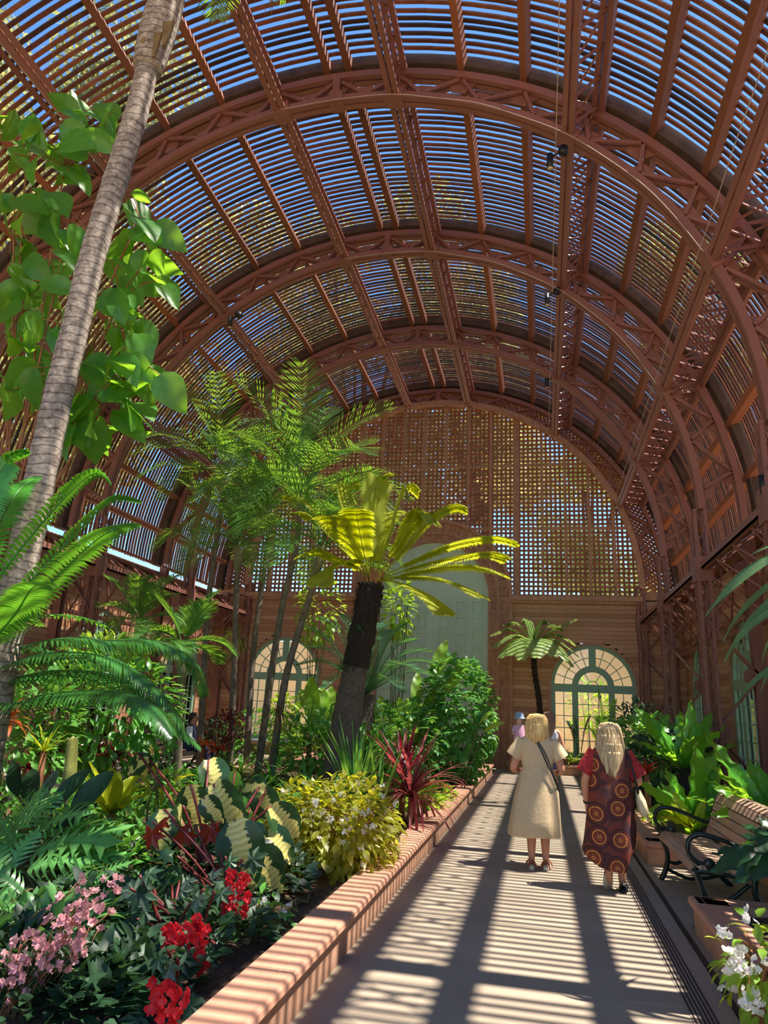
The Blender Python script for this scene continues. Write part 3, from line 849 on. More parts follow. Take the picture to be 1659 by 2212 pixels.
def add_star(b, m, L, W, k=5):
    """palmately lobed leaf (maple-like), tip along +Y"""
    base = len(b.v); c = Vector((0, L * .38, 0)); b.v.append(tuple(m @ c)); rim = []
    for i in range(2 * k + 1):
        a = -PI * .86 + 2 * PI * .86 * i / (2 * k)
        r = (L * .62 if i % 2 == 1 else L * .34) * (1 - .3 * abs(a) / PI)
        z = -.15 * L if i % 2 == 1 else .0
        rim.append(Vector((math.sin(a) * r * W / L, L * .38 + math.cos(a) * r, z)))
    rim.append(Vector((0, L * .25, 0)))
    for q in rim: b.v.append(tuple(m @ q))
    for i in range(len(rim)):
        b.f.append((base, base + 1 + i, base + 1 + (i + 1) % len(rim)))
def add_lobed(b, m, L, W, n=6, droop=.6):
    """deeply cut leaf with finger lobes either side of the midrib, tip along +Y"""
    def at(t): return Vector((0, L * math.sin(droop * t) / max(.01, droop), -L * (1 - math.cos(droop * t)) / max(.01, droop)))
    for i in range(n):
        t0 = i / n; t1 = (i + .62) / n; tm = (i + .3) / n
        p0, p1 = at(t0), at((i + 1) / n); l = W / 2 * math.sin(PI * (.2 + .72 * (i + .5) / n)) ** .8
        for sg in (-1, 1):
            tip = at(min(1, tm + .26)) + Vector((sg * l, 0, -.18 * l)); mid = at(min(1, tm + .16)) + Vector((sg * l * .6, 0, .05 * l)); e2 = at(t1 + .06) + Vector((sg * l * .55, L * .05, .05 * l)); i0 = at(t0) + Vector((sg * W * .035, 0, .01)); i1 = p1 + Vector((sg * W * .035, 0, .01))
            k = len(b.v); b.v += [tuple(m @ q) for q in (p0, i0, mid - Vector((0, L * .045, 0)), tip, e2, i1, p1)]
            b.f.append((k, k + 1, k + 5, k + 6)); b.f.append((k + 1, k + 2, k + 4, k + 5)); b.f.append((k + 2, k + 3, k + 4))
    k = len(b.v); t_ = at(1.0); b.v += [tuple(m @ q) for q in (at(.86) + Vector((-.05 * W, 0, 0)), at(.86) + Vector((.05 * W, 0, 0)), at(1.0) + Vector((.10 * W, .02, 0)), at(1.0) + Vector((0, L * .2, -.1 * L)), at(1.0) + Vector((-.10 * W, .02, 0)))]
    b.f.append((k, k + 1, k + 2, k + 3, k + 4))
def add_flower(b, m, r, n=4, cup=.4):
    for k in range(n):
        a = 2 * PI * k / n; w = .62 if k % 2 == 0 else .42
        base = len(b.v); c, s = math.cos(a), math.sin(a)
        for (u, v, z) in ((0, 0, 0), (.5, -w, .1), (1.0, -w * .55, cup), (1.1, 0, cup * .9), (1.0, w * .55, cup), (.5, w, .1)):
            b.v.append(tuple(m @ Vector(((u * c - v * s) * r, (u * s + v * c) * r, z * r))))
        b.f.append(tuple(base + i for i in range(6)))
def stem_to(b, p0, p1, r=.008, sag=.0, n=5):
    p0, p1 = Vector(p0), Vector(p1); m = p0.lerp(p1, .5) + Vector((0, 0, sag)); b.tube(smooth([p0, m, p1], n), r, 5)

# leaf and bark colours
M_plain('stem', (92, 84, 48), 0.7, 0.3, 12)
M_plain('red_stem', (110, 40, 40), 0.5, 0.3, 12)
M_plain('brown_stem', (150, 96, 58), 0.7, 0.3, 12)
M_leaf('broad_green', (84, 146, 58), (160, 214, 40), .5, .36)
M_leaf('cycad_green', (76, 150, 56), (140, 205, 40), .32, .28, rand=.1)
M_leaf('cycad_dark', (62, 118, 54), (90, 150, 30), .22, .25, rand=.1)
M_leaf('palm_green', (86, 138, 66), (150, 190, 40), .35, .32, rand=.25)
M_leaf('fern_gold', (176, 184, 54), (240, 220, 40), .6, .45, rand=.08)
M_leaf('fern_pale', (150, 184, 104), (200, 214, 110), .4, .45, rand=.1)
M_leaf('sago', (86, 138, 96), (120, 170, 60), .25, .3, rand=.15)
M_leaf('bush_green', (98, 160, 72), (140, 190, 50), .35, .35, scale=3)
M_leaf('maple_green', (98, 164, 84), (140, 190, 60), .35, .4, scale=3)
M_leaf('lime', (128, 176, 60), (190, 220, 60), .5, .4, scale=3)
M_leaf('begonia_gold', (150, 164, 50), (222, 200, 40), .5, .4, rgb2=(120, 110, 40), scale=9)
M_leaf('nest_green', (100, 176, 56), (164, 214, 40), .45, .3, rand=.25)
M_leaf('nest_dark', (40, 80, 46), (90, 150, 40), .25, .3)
M_leaf('nest_yellow', (168, 184, 50), (220, 216, 50), .5, .35)
M_leaf('strap_green', (84, 150, 66), (150, 190, 60), .35, .35)
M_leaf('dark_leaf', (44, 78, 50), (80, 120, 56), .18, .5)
M_leaf('silver_leaf', (110, 130, 112), (120, 140, 90), .2, .35, rgb2=(48, 66, 52), scale=14)
M_leaf('cordyline', (156, 70, 84), (210, 84, 84), .35, .4, rgb2=(96, 70, 60), scale=2)
M_leaf('lily_green', (196, 198, 128), (214, 214, 130), .3, .5)
M_leaf('bronze', (150, 48, 30), (220, 80, 40), .4, .35)
M_leaf('philo', (116, 178, 100), (150, 205, 80), .3, .34, rand=.2)
M_leaf('dragon', (92, 128, 84), (130, 170, 80), .2, .4)
M_leaf('tree_out', (164, 158, 112), (180, 176, 100), .4, .5, scale=1.5, rgb2=(104, 112, 66))
M_leaf('tree_out2', (140, 154, 100), (176, 188, 96), .4, .5, scale=1.5)
M_leaf('dry', (150, 120, 76), (170, 130, 70), .2, .7)
M_leaf('pink_petal', (238, 170, 176), (250, 190, 190), .4, .5, rand=.1)
M_leaf('red_petal', (226, 36, 48), (240, 50, 60), .35, .5, rand=.1)
M_leaf('white_petal', (246, 240, 236), (250, 244, 240), .4, .5, rand=.03, var=.06)
M_leaf('orange_bract', (232, 110, 40), (250, 140, 50), .4, .5)
M_leaf('wine_leaf', (110, 30, 44), (170, 40, 60), .3, .4)
def _varieg():
    m = M_leaf('variegated', (60, 96, 56), (120, 150, 60), .35, .3)
    t = m.node_tree; b = t.nodes['Principled BSDF']
    tc = t.nodes.new('ShaderNodeTexCoord'); sx = t.nodes.new('ShaderNodeSeparateXYZ'); t.links.new(tc.outputs['Object'], sx.inputs[0])
    ab = t.nodes.new('ShaderNodeMath'); ab.operation = 'ABSOLUTE'; t.links.new(sx.outputs[0], ab.inputs[0])
    nz = noise(t, coords(t, (3, 7, 1)), 1.0, 3, .7)
    mu = t.nodes.new('ShaderNodeMath'); mu.operation = 'MULTIPLY_ADD'; mu.inputs[1].default_value = .46; mu.inputs[2].default_value = -.10; t.links.new(nz, mu.inputs[0])
    gt = t.nodes.new('ShaderNodeMath'); gt.operation = 'LESS_THAN'; t.links.new(ab.outputs[0], gt.inputs[0]); t.links.new(mu.outputs[0], gt.inputs[1])
    old = b.inputs['Base Color'].links[0].from_socket
    wv = t.nodes.new('ShaderNodeTexWave'); wv.bands_direction = 'Y'; wv.inputs['Scale'].default_value = 4.0; wv.inputs['Distortion'].default_value = 3.0
    t.links.new(coords(t, (2.2, 1, 1)), wv.inputs['Vector'])
    yl = ramp(t, wv.outputs[0], [(.1, lin(214, 204, 104)), (.4, lin(238, 220, 126)), (.9, lin(246, 232, 150))])
    c = mixcol(t, gt.outputs[0], old, yl)
    t.links.new(c, b.inputs['Base Color'])
    tr = [n for n in t.nodes if n.type == 'BSDF_TRANSLUCENT'][0]
    t.links.new(c, tr.inputs[0])
_varieg()
def _bark():
    m, t, b = new_mat('palm_bark')
    v = coords(t)
    w = t.nodes.new('ShaderNodeTexWave'); w.bands_direction = 'Z'; w.inputs['Scale'].default_value = 3.4; w.inputs['Distortion'].default_value = 5.0; w.inputs['Detail'].default_value = 3
    t.links.new(v, w.inputs['Vector'])
    f = noise(t, v, 14, 6, .7)
    c = ramp(t, f, [(0.3, lin(80, 68, 60)), (0.5, lin(150, 134, 120)), (0.72, lin(198, 184, 168))])
    c2 = mixcol(t, ramp(t, w.outputs[0], [(0, (.25, .25, .25, 1)), (.12, (1, 1, 1, 1))]), lin(66, 54, 46), c)
    t.links.new(c2, b.inputs['Base Color']); b.inputs['Roughness'].default_value = .85
    bump(t, b, f, .6, .02)
_bark()
M_plain('dark_trunk', (44, 32, 24), .9, .5, 30, bmp=.8)
M_plain('grey_trunk', (92, 78, 66), .9, .4, 20, bmp=.6)
M_plain('thin_trunk', (112, 98, 82), .8, .4, 10, bmp=.3)
M_plain('crownshaft', (126, 122, 84), .6, .3, 5)
# ================================================================== plants of the left bed, from far to near
def gz(px, py, Y, z=None):
    p = PY(px, py, Y); return p
# ---- slim feather palms in the middle
def slim_palm(label, trunk, Y, nf, L, crown_el=(.2, 1.45), leaf=.42, seed=1, shaft=.12, mat='palm_green'):
    random.seed(seed)
    P_ = [PY(x, y, Y) for x, y in trunk]; base = P_[-1].copy(); base.z = .2
    t = empty('feather_palm', base, label, 'palm', 'slim feather palms in the left bed')
    pts = smooth([base] + P_[::-1][1:], 8); N = len(pts)
    rad = [(.062 if (i % 2) else .056) * (1.2 - .3 * i / N) for i in range(N)]
    b = MB(); b.tube(pts, rad, 10); put(t, b.build('trunk', 'thin_trunk', None, True))
    c = P_[0]; d = (pts[-1] - pts[-4]).normalized()
    b = MB(); b.tube([c - d * .55, c - d * .3, c - d * .05, c + d * .12], [.06, .095, .075, .04], 10); put(t, b.build('crownshaft', 'crownshaft', None, True))
    for k in range(nf):
        az = 2 * PI * ((k * .618034 + seed * .37) % 1); e = crown_el[0] + (crown_el[1] - crown_el[0]) * (k + .5) / nf
        pts = arc_pts(c, az, e, L * R(.85, 1.1), R(1.1, 1.7) if e < 1.0 else R(.5, 1.0), 6, R(-.3, .3))
        frond_obj(t, pts, mat, n=32, L=leaf * 1.45, w=.034, ang=.72, drop=.2, rise=.28, t0=.2, rach=.013, jit=.12)
    return t
slim_palm('tallest slim feather palm on the left, bushy crown in front of the vault', [(487, 1030), (470, 1150), (450, 1300), (440, 1450), (432, 1640)], 14.6, 17, 2.5, seed=1)
slim_palm('slim feather palm with the tall upright frond, left of the golden tree fern', [(655, 1060), (640, 1180), (612, 1300), (590, 1430), (560, 1620)], 13.2, 18, 2.6, seed=2, leaf=.5)
slim_palm('leaning slim feather palm directly behind the golden tree fern', [(697, 1180), (675, 1270), (640, 1380), (610, 1500), (590, 1620)], 12.6, 14, 1.9, seed=3)
slim_palm('shaded slim feather palm between the two taller palms', [(585, 1090), (570, 1240), (548, 1400), (535, 1620)], 15.4, 15, 2.1, seed=4)
slim_palm('short dark feather palm among the palm stems', [(515, 1180), (510, 1300), (506, 1440), (500, 1620)], 14.0, 15, 2.0, seed=5)
slim_palm('low bushy feather palm in front of the left arched window', [(300, 1345), (305, 1430), (312, 1640)], 12.6, 10, 1.15, seed=6, leaf=.3)
slim_palm('small feather palm with pale fronds behind the arching cycad fronds', [(395, 1400), (392, 1480), (388, 1640)], 10.5, 10, 1.0, seed=7, leaf=.28)
random.seed(11)
# ---- golden tree fern with the thick dark trunk
Y0 = 11.6
tb = PY(722, 1712, Y0); tb.z = .2
tf = empty('tree_fern', tb, 'golden-green tree fern with thick leaning dark trunk in the centre of the left bed', 'tree fern')
tp = [PY(x, y, Y0) for x, y in ((745, 1580), (768, 1440), (788, 1340), (802, 1262))]
pts = smooth([tb] + tp[:2], 14); N = len(pts)
b = MB(); b.tube(pts, [.27 - .06 * i / N + R(-.012, .012) for i in range(N)], 20); put(tf, b.build('trunk', 'grey_trunk', None, True))
b = MB(); pts = smooth(tp[1:], 12); b.tube(pts, [.215 + R(-.02, .02) for _ in pts], 22)
for k in range(700):
    q = random.choice(pts); a = R(0, 2 * PI); s = Vector((math.cos(a), math.sin(a), 0)); p = q + s * R(.19, .24) + Vector((0, 0, R(-.06, .06)))
    b.tri(p, p + Vector((-s.y, s.x, 0)) * .03, p + s * .05 + Vector((0, 0, R(-.1, .09))))
put(tf, b.build('shaggy_crown_trunk', 'dark_trunk', None, False))
cr = PY(802, 1258, Y0)
scales = []
for k in range(34):
    a = R(0, 2 * PI); p = cr + Vector((math.cos(a) * .16, math.sin(a) * .16, -.05)); b = MB(); b.beam(p, p + Vector((math.cos(a) * .06, math.sin(a) * .06, R(.15, .28))), .03, .012, (math.cos(a), math.sin(a), 0)); put(tf, b.build('frond_stub', 'brown_stem'))
FR = [([(800, 1180), (806, 1090), (818, 1035), (836, 1030)], .5), ([(838, 1170), (862, 1090), (880, 1052), (900, 1062)], .2), ([(855, 1190), (890, 1130), (915, 1106), (932, 1130)], -.4),
      ([(870, 1195), (930, 1125), (975, 1097), (1004, 1100)], .1), ([(890, 1215), (980, 1178), (1060, 1163), (1114, 1172)], -.1), ([(890, 1228), (985, 1205), (1055, 1196), (1093, 1208)], .5),
      ([(885, 1240), (975, 1224), (1045, 1228), (1087, 1242)], -.5), ([(870, 1248), (945, 1250), (1000, 1268), (1040, 1290)], -.8), ([(850, 1256), (900, 1275), (940, 1302), (964, 1328)], -.9),
      ([(760, 1205), (715, 1160), (675, 1118), (648, 1112)], .1), ([(765, 1225), (720, 1205), (680, 1190), (650, 1200)], -.6), ([(770, 1180), (750, 1100), (748, 1060), (758, 1040)], .6),
      ([(745, 1190), (690, 1110), (650, 1075), (620, 1080)], .9), ([(775, 1215), (740, 1215), (705, 1235), (690, 1265)], -.9), ([(810, 1200), (830, 1130), (845, 1105), (860, 1110)], 1.2), ([(785, 1190), (775, 1140), (770, 1110), (772, 1100)], -1.2), ([(770, 1200), (738, 1150), (722, 1120), (705, 1115)], -1.0)]
for pl_, dy in FR:
    pp = [cr] + [PY(x, y, Y0 + dy * (i + 1) / 4) for i, (x, y) in enumerate(pl_)]
    frond_obj(tf, pp, 'fern_gold', n=70, L=.31, w=.05, ang=.3, drop=.5, rise=.25, t0=.2, rach=.014, jit=.03, prof=lambda t: min(1, .55 + t * 1.2) * (1 if t < .85 else max(.35, 1 - (t - .85) * 4)))
# small air plants on the trunk
for (x, y, s, l) in ((778, 1362, .18, 'small spiky air plant tied high on the tree fern trunk'), (735, 1445, .3, 'larger grey-green air plant on the side of the tree fern trunk')):
    strap_plant('air_plant', l, 'air plant', PY(x, y, Y0 - .24), 26, s, .02, 'sago', (-.2, 1.3), (.2, .8), group='air plants')
# ---- sago cycad behind
sc = PY(790, 1500, 13.0)
sg_ = empty('sago_cycad', (sc.x, sc.y, .2), 'blue-green sago cycad spreading behind the tree fern trunk', 'cycad')
b = MB(); b.tube([(sc.x, sc.y, .2), (sc.x, sc.y, sc.z * .5), sc], [.2, .2, .17], 14); put(sg_, b.build('trunk', 'grey_trunk', None, True))
for (x, y, dy) in ((640, 1350, 0), (690, 1335, .3), (735, 1330, .6), (640, 1440, -.4), (660, 1400, .5), (900, 1385, 0), (955, 1440, -.2), (930, 1410, .5), (850, 1365, .7), (880, 1350, .2), (960, 1475, .3), (870, 1500, -1.0), (700, 1490, -1.0), (900, 1450, -.8), (820, 1350, 1.0), (760, 1370, -.8)):
    e = PY(x, y, 13.0 + dy); m_ = sc.lerp(e, .55) + Vector((0, 0, .28))
    frond_obj(sg_, [sc, m_, e + Vector((0, 0, .02))], 'sago', n=46, L=.26, w=.018, ang=.55, drop=.1, rise=.35, t0=.08, rach=.012, jit=.03)
# ---- vines / pale climbers
for (x, y, Y, rx, rz, l) in ((690, 1320, 15.5, .55, .75, 'pale green climbing shrub left of the tree fern trunk'), (862, 1320, 15.5, .35, .65, 'pale green climbing shrub right of the tree fern trunk, against the door')):
    shrub('climber', l, 'shrub', PY(x, y, Y), (rx, .4, rz), 260, .17, .09, 'lime', droop=.5, stems=8, group='pale climbers', parts=0, hang=.2)
# ---- maple-leaved shrub by the kerb
shrub('lobed_leaf_shrub', 'dense bright green shrub with maple-shaped leaves beside the kerb', 'shrub', PY(985, 1555, 14.6), (.78, .7, 1.25), 1300, .19, .2, 'maple_green', lobed=True, stems=8, hang=.45, shell=.6)
shrub('lobed_leaf_shrub', 'lower shaded part-hidden shrub at the foot of the tree fern', 'shrub', PY(860, 1600, 13.4), (.9, .6, .7), 500, .2, .2, 'maple_green', lobed=True, stems=6, hang=.3, shell=.5)
b = MB()
# ---- banana-like broad leaves
def broad_plant(name, label, cat, base_px, Y, tips, W, mat, key, prof=OV, group=None, droop=.6):
    bp = PY(*base_px, Y); bp.z = max(.2, bp.z); t = empty(name, (bp.x, bp.y, .2), label, cat, group)
    st = MB()
    for (x, y, dy, lf) in tips:
        tip = PY(x, y, Y + dy); v = tip - bp; L = v.length * lf; s = tip - v.normalized() * L
        stem_to(st, Vector((bp.x + R(-.05, .05), bp.y, .2)), s, .012, .05)
        me = leaf_me('%s_%d' % (key, random.randint(0, 3)), mat, 1.0, W, prof=prof, droop=droop, fold=.3, seg=7, wave=.012)
        d = v.normalized() + Vector((0, 0, .35)); leaf_obj(t, me, s, d, Vector((R(-.3, .3), -.8, .7)), L)
    put(t, st.build('stems', 'stem', None, True))
    return t
broad_plant('canna_lily', 'bright green broad-leaved clump left of the tree fern trunk', 'plant', (700, 1600), 13.8, [(648, 1455, 0, .7), (690, 1470, .2, .7), (655, 1500, -.2, .7), (715, 1470, .3, .7), (668, 1530, -.3, .7), (640, 1480, .3, .6), (725, 1520, 0, .6)], .34, 'lime', 'canna')
broad_plant('canna_lily', 'upright bright green broad leaves in front of the green door', 'plant', (890, 1600), 14.6, [(972, 1372, 0, .5), (1025, 1417, 0, .45), (900, 1490, 0, .6), (850, 1500, .2, .6), (940, 1480, -.2, .6), (870, 1540, -.4, .6), (905, 1440, .3, .6), (830, 1530, -.2, .6)], .26, 'lime', 'canna2')
broad_plant('arching_leaf_plant', 'single pale arching leaf reaching over the walkway from the maple-leaved shrub', 'plant', (1000, 1600), 13.6, [(1096, 1562, 0, .55), (1070, 1530, .3, .5)], .22, 'lime', 'canna3')
# ---- cordyline and iris blades near the kerb
strap_plant('red_cordyline', 'clump of purple-red strap leaves leaning over the kerb', 'cordyline', PY(888, 1722, 9.3), 84, 1.0, .05, 'cordyline', (.1, 1.5), (.6, 1.8), wave=.0)
bp = PY(870, 1690, 9.7)
strap_plant('red_cordyline', 'taller upright red cordyline behind the purple one', 'cordyline', bp, 22, .75, .07, 'wine_leaf', (.9, 1.5), (.1, .5))
strap_plant('iris_clump', 'upright bright green sword-leaved clump in front of the red cordyline', 'iris', PY(768, 1765, 8.9), 34, 1.1, .05, 'strap_green', (1.1, 1.55), (.1, .45), prof=LANCE)
strap_plant('iris_clump', 'second sword-leaved clump leaning right in front of the cordyline', 'iris', PY(815, 1770, 9.0), 20, 1.0, .05, 'strap_green', (1.0, 1.5), (.1, .4), prof=LANCE)
for k, (x, y, Y, l) in enumerate(((940, 1715, 12.0, 'small bright ground cover beside the kerb below the maple-leaved shrub'), (915, 1730, 10.9, 'low bright green tuft beside the kerb behind the cordyline'))):
    shrub('ground_cover', l, 'plant', PY(x, y, Y), (.35, .5, .16), 240, .12, .08, 'lime', stems=3, group='kerb-side ground cover')
# ---- undergrowth filling the middle of the bed
lab = ['dark strap-leaved clump at the foot of the slim palms', 'dark strap-leaved clump under the tree fern', 'glossy strap-leaved clump below the leaning palm', 'strap-leaved clump in the middle of the bed left of the iris',
       'arching grassy clump behind the variegated leaves', 'shaded strap clump between palms and bench', 'grassy clump right of the yellow fern', 'dark clump behind the white begonia', 'strap clump in front of the tree fern trunk', 'low grassy clump below the leafy bush', 'dim strap clump at the far end of the bed', 'grassy tuft beside the tree fern trunk on the left']
for k, (x, y, Y) in enumerate(((470, 1690, 12.5), (660, 1680, 11.2), (590, 1690, 11.5), (540, 1720, 9.2), (420, 1720, 9.0), (520, 1650, 14), (400, 1760, 8.0), (680, 1760, 8.8), (710, 1730, 10.2), (330, 1730, 9.5), (600, 1640, 16), (640, 1720, 9.8))):
    p = PY(x, y, Y); p.z = max(.2, p.z - .2)
    strap_plant('strap_leaf_clump', lab[k], 'plant', p, 34, .75, .05, 'strap_green' if k % 2 else 'cycad_dark', (.3, 1.4), (.7, 1.8), group='strap-leaved clumps of the undergrowth')
for k, (x, y, Y, r_, m, l) in enumerate(((690, 1610, 12.8, .8, 'bush_green', 'bushy undergrowth left of the tree fern trunk'), (800, 1640, 12.2, .7, 'bush_green', 'bushy undergrowth right of the tree fern trunk'), (560, 1600, 16.5, 1.0, 'bush_green', 'shaded bush behind the palm stems'),
        (470, 1600, 17.5, .7, 'dark_leaf', 'dark bush behind the distant bench'), (640, 1560, 17.0, .9, 'lime', 'light green bush behind the leaning palm'), (740, 1560, 15.5, .8, 'bush_green', 'green bush behind the tree fern'), (850, 1580, 15.8, .9, 'lime', 'lime bush between tree fern and door'))):
    shrub('undergrowth_bush', l, 'shrub', PY(x, y, Y), (r_, r_ * .7, r_ * .75), 420, .2, .1, m, stems=5, group='undergrowth bushes', shell=.3)
# fine brown drooping bamboo-like plant among palms
for k, (x, y, Y, l) in enumerate(((600, 1600, 11.8, 'wispy yellow-brown drooping plant among the palm stems'), (505, 1440, 14.5, 'small tuft of yellowing leaves half way up a palm stem'))):
    strap_plant('wispy_plant', l, 'plant', PY(x, y - 60, Y), 60, .55, .018, 'dry' if k == 0 else 'lime', (-.3, 1.3), (1.2, 2.4), group='wispy plants')
# ---- leafy bush on the left
shrub('leafy_bush', 'large bright green leafy bush on the left behind the cycad fronds', 'shrub', PY(215, 1540, 9.2), (1.2, .9, .85), 1500, .17, .085, 'bush_green', stems=12, shell=.5, prof=LANCE, parts=120, hang=.2)
shrub('leafy_bush', 'shaded leafy bush at the far left edge', 'shrub', PY(30, 1560, 8.0), (.9, .7, .8), 600, .16, .08, 'bush_green', stems=8, shell=.5, prof=LANCE)
shrub('leafy_bush', 'light shrub with orange new growth behind the arching fronds', 'shrub', PY(230, 1435, 10.5), (.9, .6, .5), 420, .16, .09, 'lime', stems=8, shell=.4)
# red flowering spray and orange bromeliads by the distant bench
shrub('red_flower_shrub', 'airy shrub with dull red flower heads beside the sitting person', 'shrub', PY(492, 1570, 13.6), (.42, .3, .32), 420, .07, .045, 'wine_leaf', stems=8, shell=.1)
for k, (x, y, Y, m, l) in enumerate(((440, 1612, 13.0, 'orange_bract', 'orange bromeliad in front of the sitting person'), (470, 1622, 12.6, 'bronze', 'red-orange bromeliad right of the sitting person'), (110, 1625, 8.6, 'wine_leaf', 'dark red bromeliad rosette at the left under the bush'), (205, 1625, 8.9, 'wine_leaf', 'dark red bromeliad rosette right of the flower spike'),
        (245, 1640, 8.7, 'wine_leaf', 'dark red bromeliad nearest the variegated leaf'), (10, 1560, 6.5, 'orange_bract', 'orange bromeliad at the far left edge'), (60, 1660, 8.0, 'wine_leaf', 'dark red bromeliad at the lower left under the bush'))):
    strap_plant('bromeliad', l, 'bromeliad', PY(x, y, Y), 22, .3, .07, m, (.1, 1.2), (.5, 1.2), group='bromeliads')
strap_plant('green_yucca', 'small yellow-green spiky rosette left of the flower spike', 'plant', PY(95, 1625, 7.6), 20, .35, .035, 'nest_yellow', (.2, 1.4), (.2, .5))
# ---- pineapple-lily spike and the big shaded leaves
eb = PY(150, 1690, 6.4)
t = empty('flower_spike', (eb.x, eb.y, .2), 'upright creamy green pineapple-lily flower spike at the left', 'flower')
b = MB(); b.tube([(eb.x, eb.y, .2), eb], .015, 6); put(t, b.build('stalk', 'stem', None, True))
tip = PY(157, 1597, 6.4); b = MB(); n = 420
for k in range(n):
    u = k / n; p = eb.lerp(tip, u); a = k * 2.4; s = Vector((math.cos(a), math.sin(a), 0)); rr = .055 * (1 - .25 * u)
    add_flower(b, mat4(p + s * rr, Vector((0, 0, 1)), s), .02, 5, .3)
b.tube([eb, eb.lerp(tip, .5), tip, tip + Vector((0, 0, .03))], [.04, .045, .03, .01], 10)
put(t, b.build('florets', 'lily_green', None, False))
def pinned_leaf(root, me, a, e, Y, dy=0, nrm=(0, -.7, .7), lift=.0, sc=1.0):
    """leaf from pixel a (stalk end) to pixel e (tip)"""
    p, q = PY(*a, Y), PY(*e, Y + dy); v = q - p; leaf_obj(root, me, p, v + Vector((0, 0, lift)), Vector(nrm), v.length * sc); return p
bg_ = PY(130, 1760, 6.2)
t = empty('giant_taro', (bg_.x, bg_.y, .2), 'large shaded dark green paddle leaves left of the yellow nest fern', 'plant'); st = MB()
me = leaf_me('paddle', 'dark_leaf', 1.0, .42, prof=OV, droop=.3, fold=.25, seg=8, wave=.01)
me2 = leaf_me('paddle_pale', 'silver_leaf', 1.0, .4, prof=OV, droop=.3, fold=.2, seg=8, wave=.01)
for (a, e, m_) in (((70, 1740), (60, 1650), me), ((110, 1750), (185, 1655), me), ((85, 1735), (120, 1660), me2), ((150, 1760), (240, 1660), me), ((40, 1720), (20, 1640), me), ((120, 1790), (200, 1745), me)):
    p = pinned_leaf(t, m_, a, e, 6.0, R(-.2, .2), (R(-.3, .3), -.8, .5)); stem_to(st, (bg_.x, bg_.y, .2), p, .012)
put(t, st.build('stems', 'stem', None, True))
# ---- yellow-green nest fern
strap_plant('nest_fern', 'yellow-green crinkled nest fern in the lower left', 'fern', PY(240, 1760, 6.6), 16, .52, .13, 'nest_yellow', (.5, 1.45), (.1, .6), prof=NEST, wave=.02, wn=6)
shrub('yellow_spray_plant', 'thin yellow spotted leaves right of the yellow nest fern', 'plant', PY(345, 1690, 6.6), (.22, .2, .14), 40, .14, .05, 'nest_yellow', stems=3, prof=LANCE)
# ---- variegated elephant ears on dark red stalks
vb = PY(470, 1900, 5.6)
t = empty('variegated_taro', (vb.x, vb.y, .2), 'variegated elephant-ear plant with yellow-hearted dark leaves in the lower middle left', 'plant'); st = MB()
vm = [leaf_me('taro%d' % k, 'variegated', 1.0, w, prof=HEART, droop=d, fold=f, seg=9, wave=.018, wn=4, cols=2) for k, (w, d, f) in enumerate(((.66, .9, .25), (.6, 1.1, .4), (.74, .8, .2)))]
gm = leaf_me('taro_green', 'bush_green', 1.0, .85, prof=HEART, droop=.4, fold=.1, seg=8, cols=2)
for (a, e, k, Y) in (((412, 1695), (424, 1792), 0, 5.5), ((450, 1642), (478, 1716), 1, 6.1), ((462, 1692), (502, 1796), 1, 5.6), ((575, 1705), (515, 1700), 0, 5.9), ((560, 1700), (582, 1772), 2, 5.9), ((585, 1742), (646, 1810), 1, 5.7), ((508, 1772), (532, 1908), 0, 5.2), ((550, 1832), (596, 1920), 2, 5.3),
        ((540, 1784), (572, 1826), 0, 5.6), ((578, 1794), (622, 1846), 1, 5.7), ((355, 1748), (348, 1842), 0, 5.6), ((322, 1640), (272, 1668), 2, 6.2), ((300, 1628), (318, 1680), 0, 6.2), ((395, 1740), (372, 1812), 1, 5.4), ((440, 1722), (468, 1776), 0, 5.3), ((545, 1742), (520, 1768), 2, 6.0)):
    p = pinned_leaf(t, vm[k], a, e, Y, R(-.15, .1), (R(-.5, .5), -.8, .55), .03, 1.25); stem_to(st, (vb.x + R(-.12, .12), vb.y + R(-.1, .1), .2), p, .011, .08)
for (a, e) in (((508, 1666), (508, 1706)), ((500, 1716), (520, 1756)), ((490, 1738), (504, 1770)), ((520, 1700), (498, 1726))):
    p = pinned_leaf(t, gm, a, e, 6.0, 0, (R(-.3, .3), -.9, .4)); stem_to(st, (vb.x, vb.y, .2), p, .008)
put(t, st.build('stalks', 'red_stem', None, True))
# ---- white begonia bush hanging over the kerb
def begonia_bush(label, c, rad, n, nf, mat, L, fl, Y, seed=0):
    random.seed(40 + seed)
    t = shrub('white_begonia', label, 'begonia', c, rad, n, L, L * .5, mat, prof=LANCE, droop=.6, stems=16, shell=.35, hang=.3, stem_mat='brown_stem', group='white-flowered begonias')
    mes = []
    for k in range(3):
        b = MB()
        for j in range(7):
            v = Vector((R(-1, 1), R(-1, 1), R(-1, 1))) * fl * 1.3; add_flower(b, mat4(v, (R(-1, 1), R(-1, 1), R(-1, 1)), (R(-.6, .6), -1, R(-.2, .8))), fl, 4, .35)
        mes.append(b.mesh('white_cluster', 'white_petal'))
    for k in range(nf):
        v = Vector((R(-1, 1), R(-1, .5), R(-.7, 1))); v = v.normalized() * R(.75, 1.05)
        p = c + Vector((v.x * rad[0], v.y * rad[1], v.z * rad[2]))
        if p.z < .3: continue
        o = obj('flower_cluster', random.choice(mes), t); o.location = p - t.location; o.rotation_euler = (R(-.5, .5), R(-.5, .5), R(0, 6)); s = R(.7, 1.2); o.scale = (s, s, s)
begonia_bush('white-flowered begonia with yellow-green leaves spilling over the left kerb', PY(745, 1800, 6.9), Vector((.5, .8, .52)), 1700, 90, 'begonia_gold', .11, .016, 6.9)
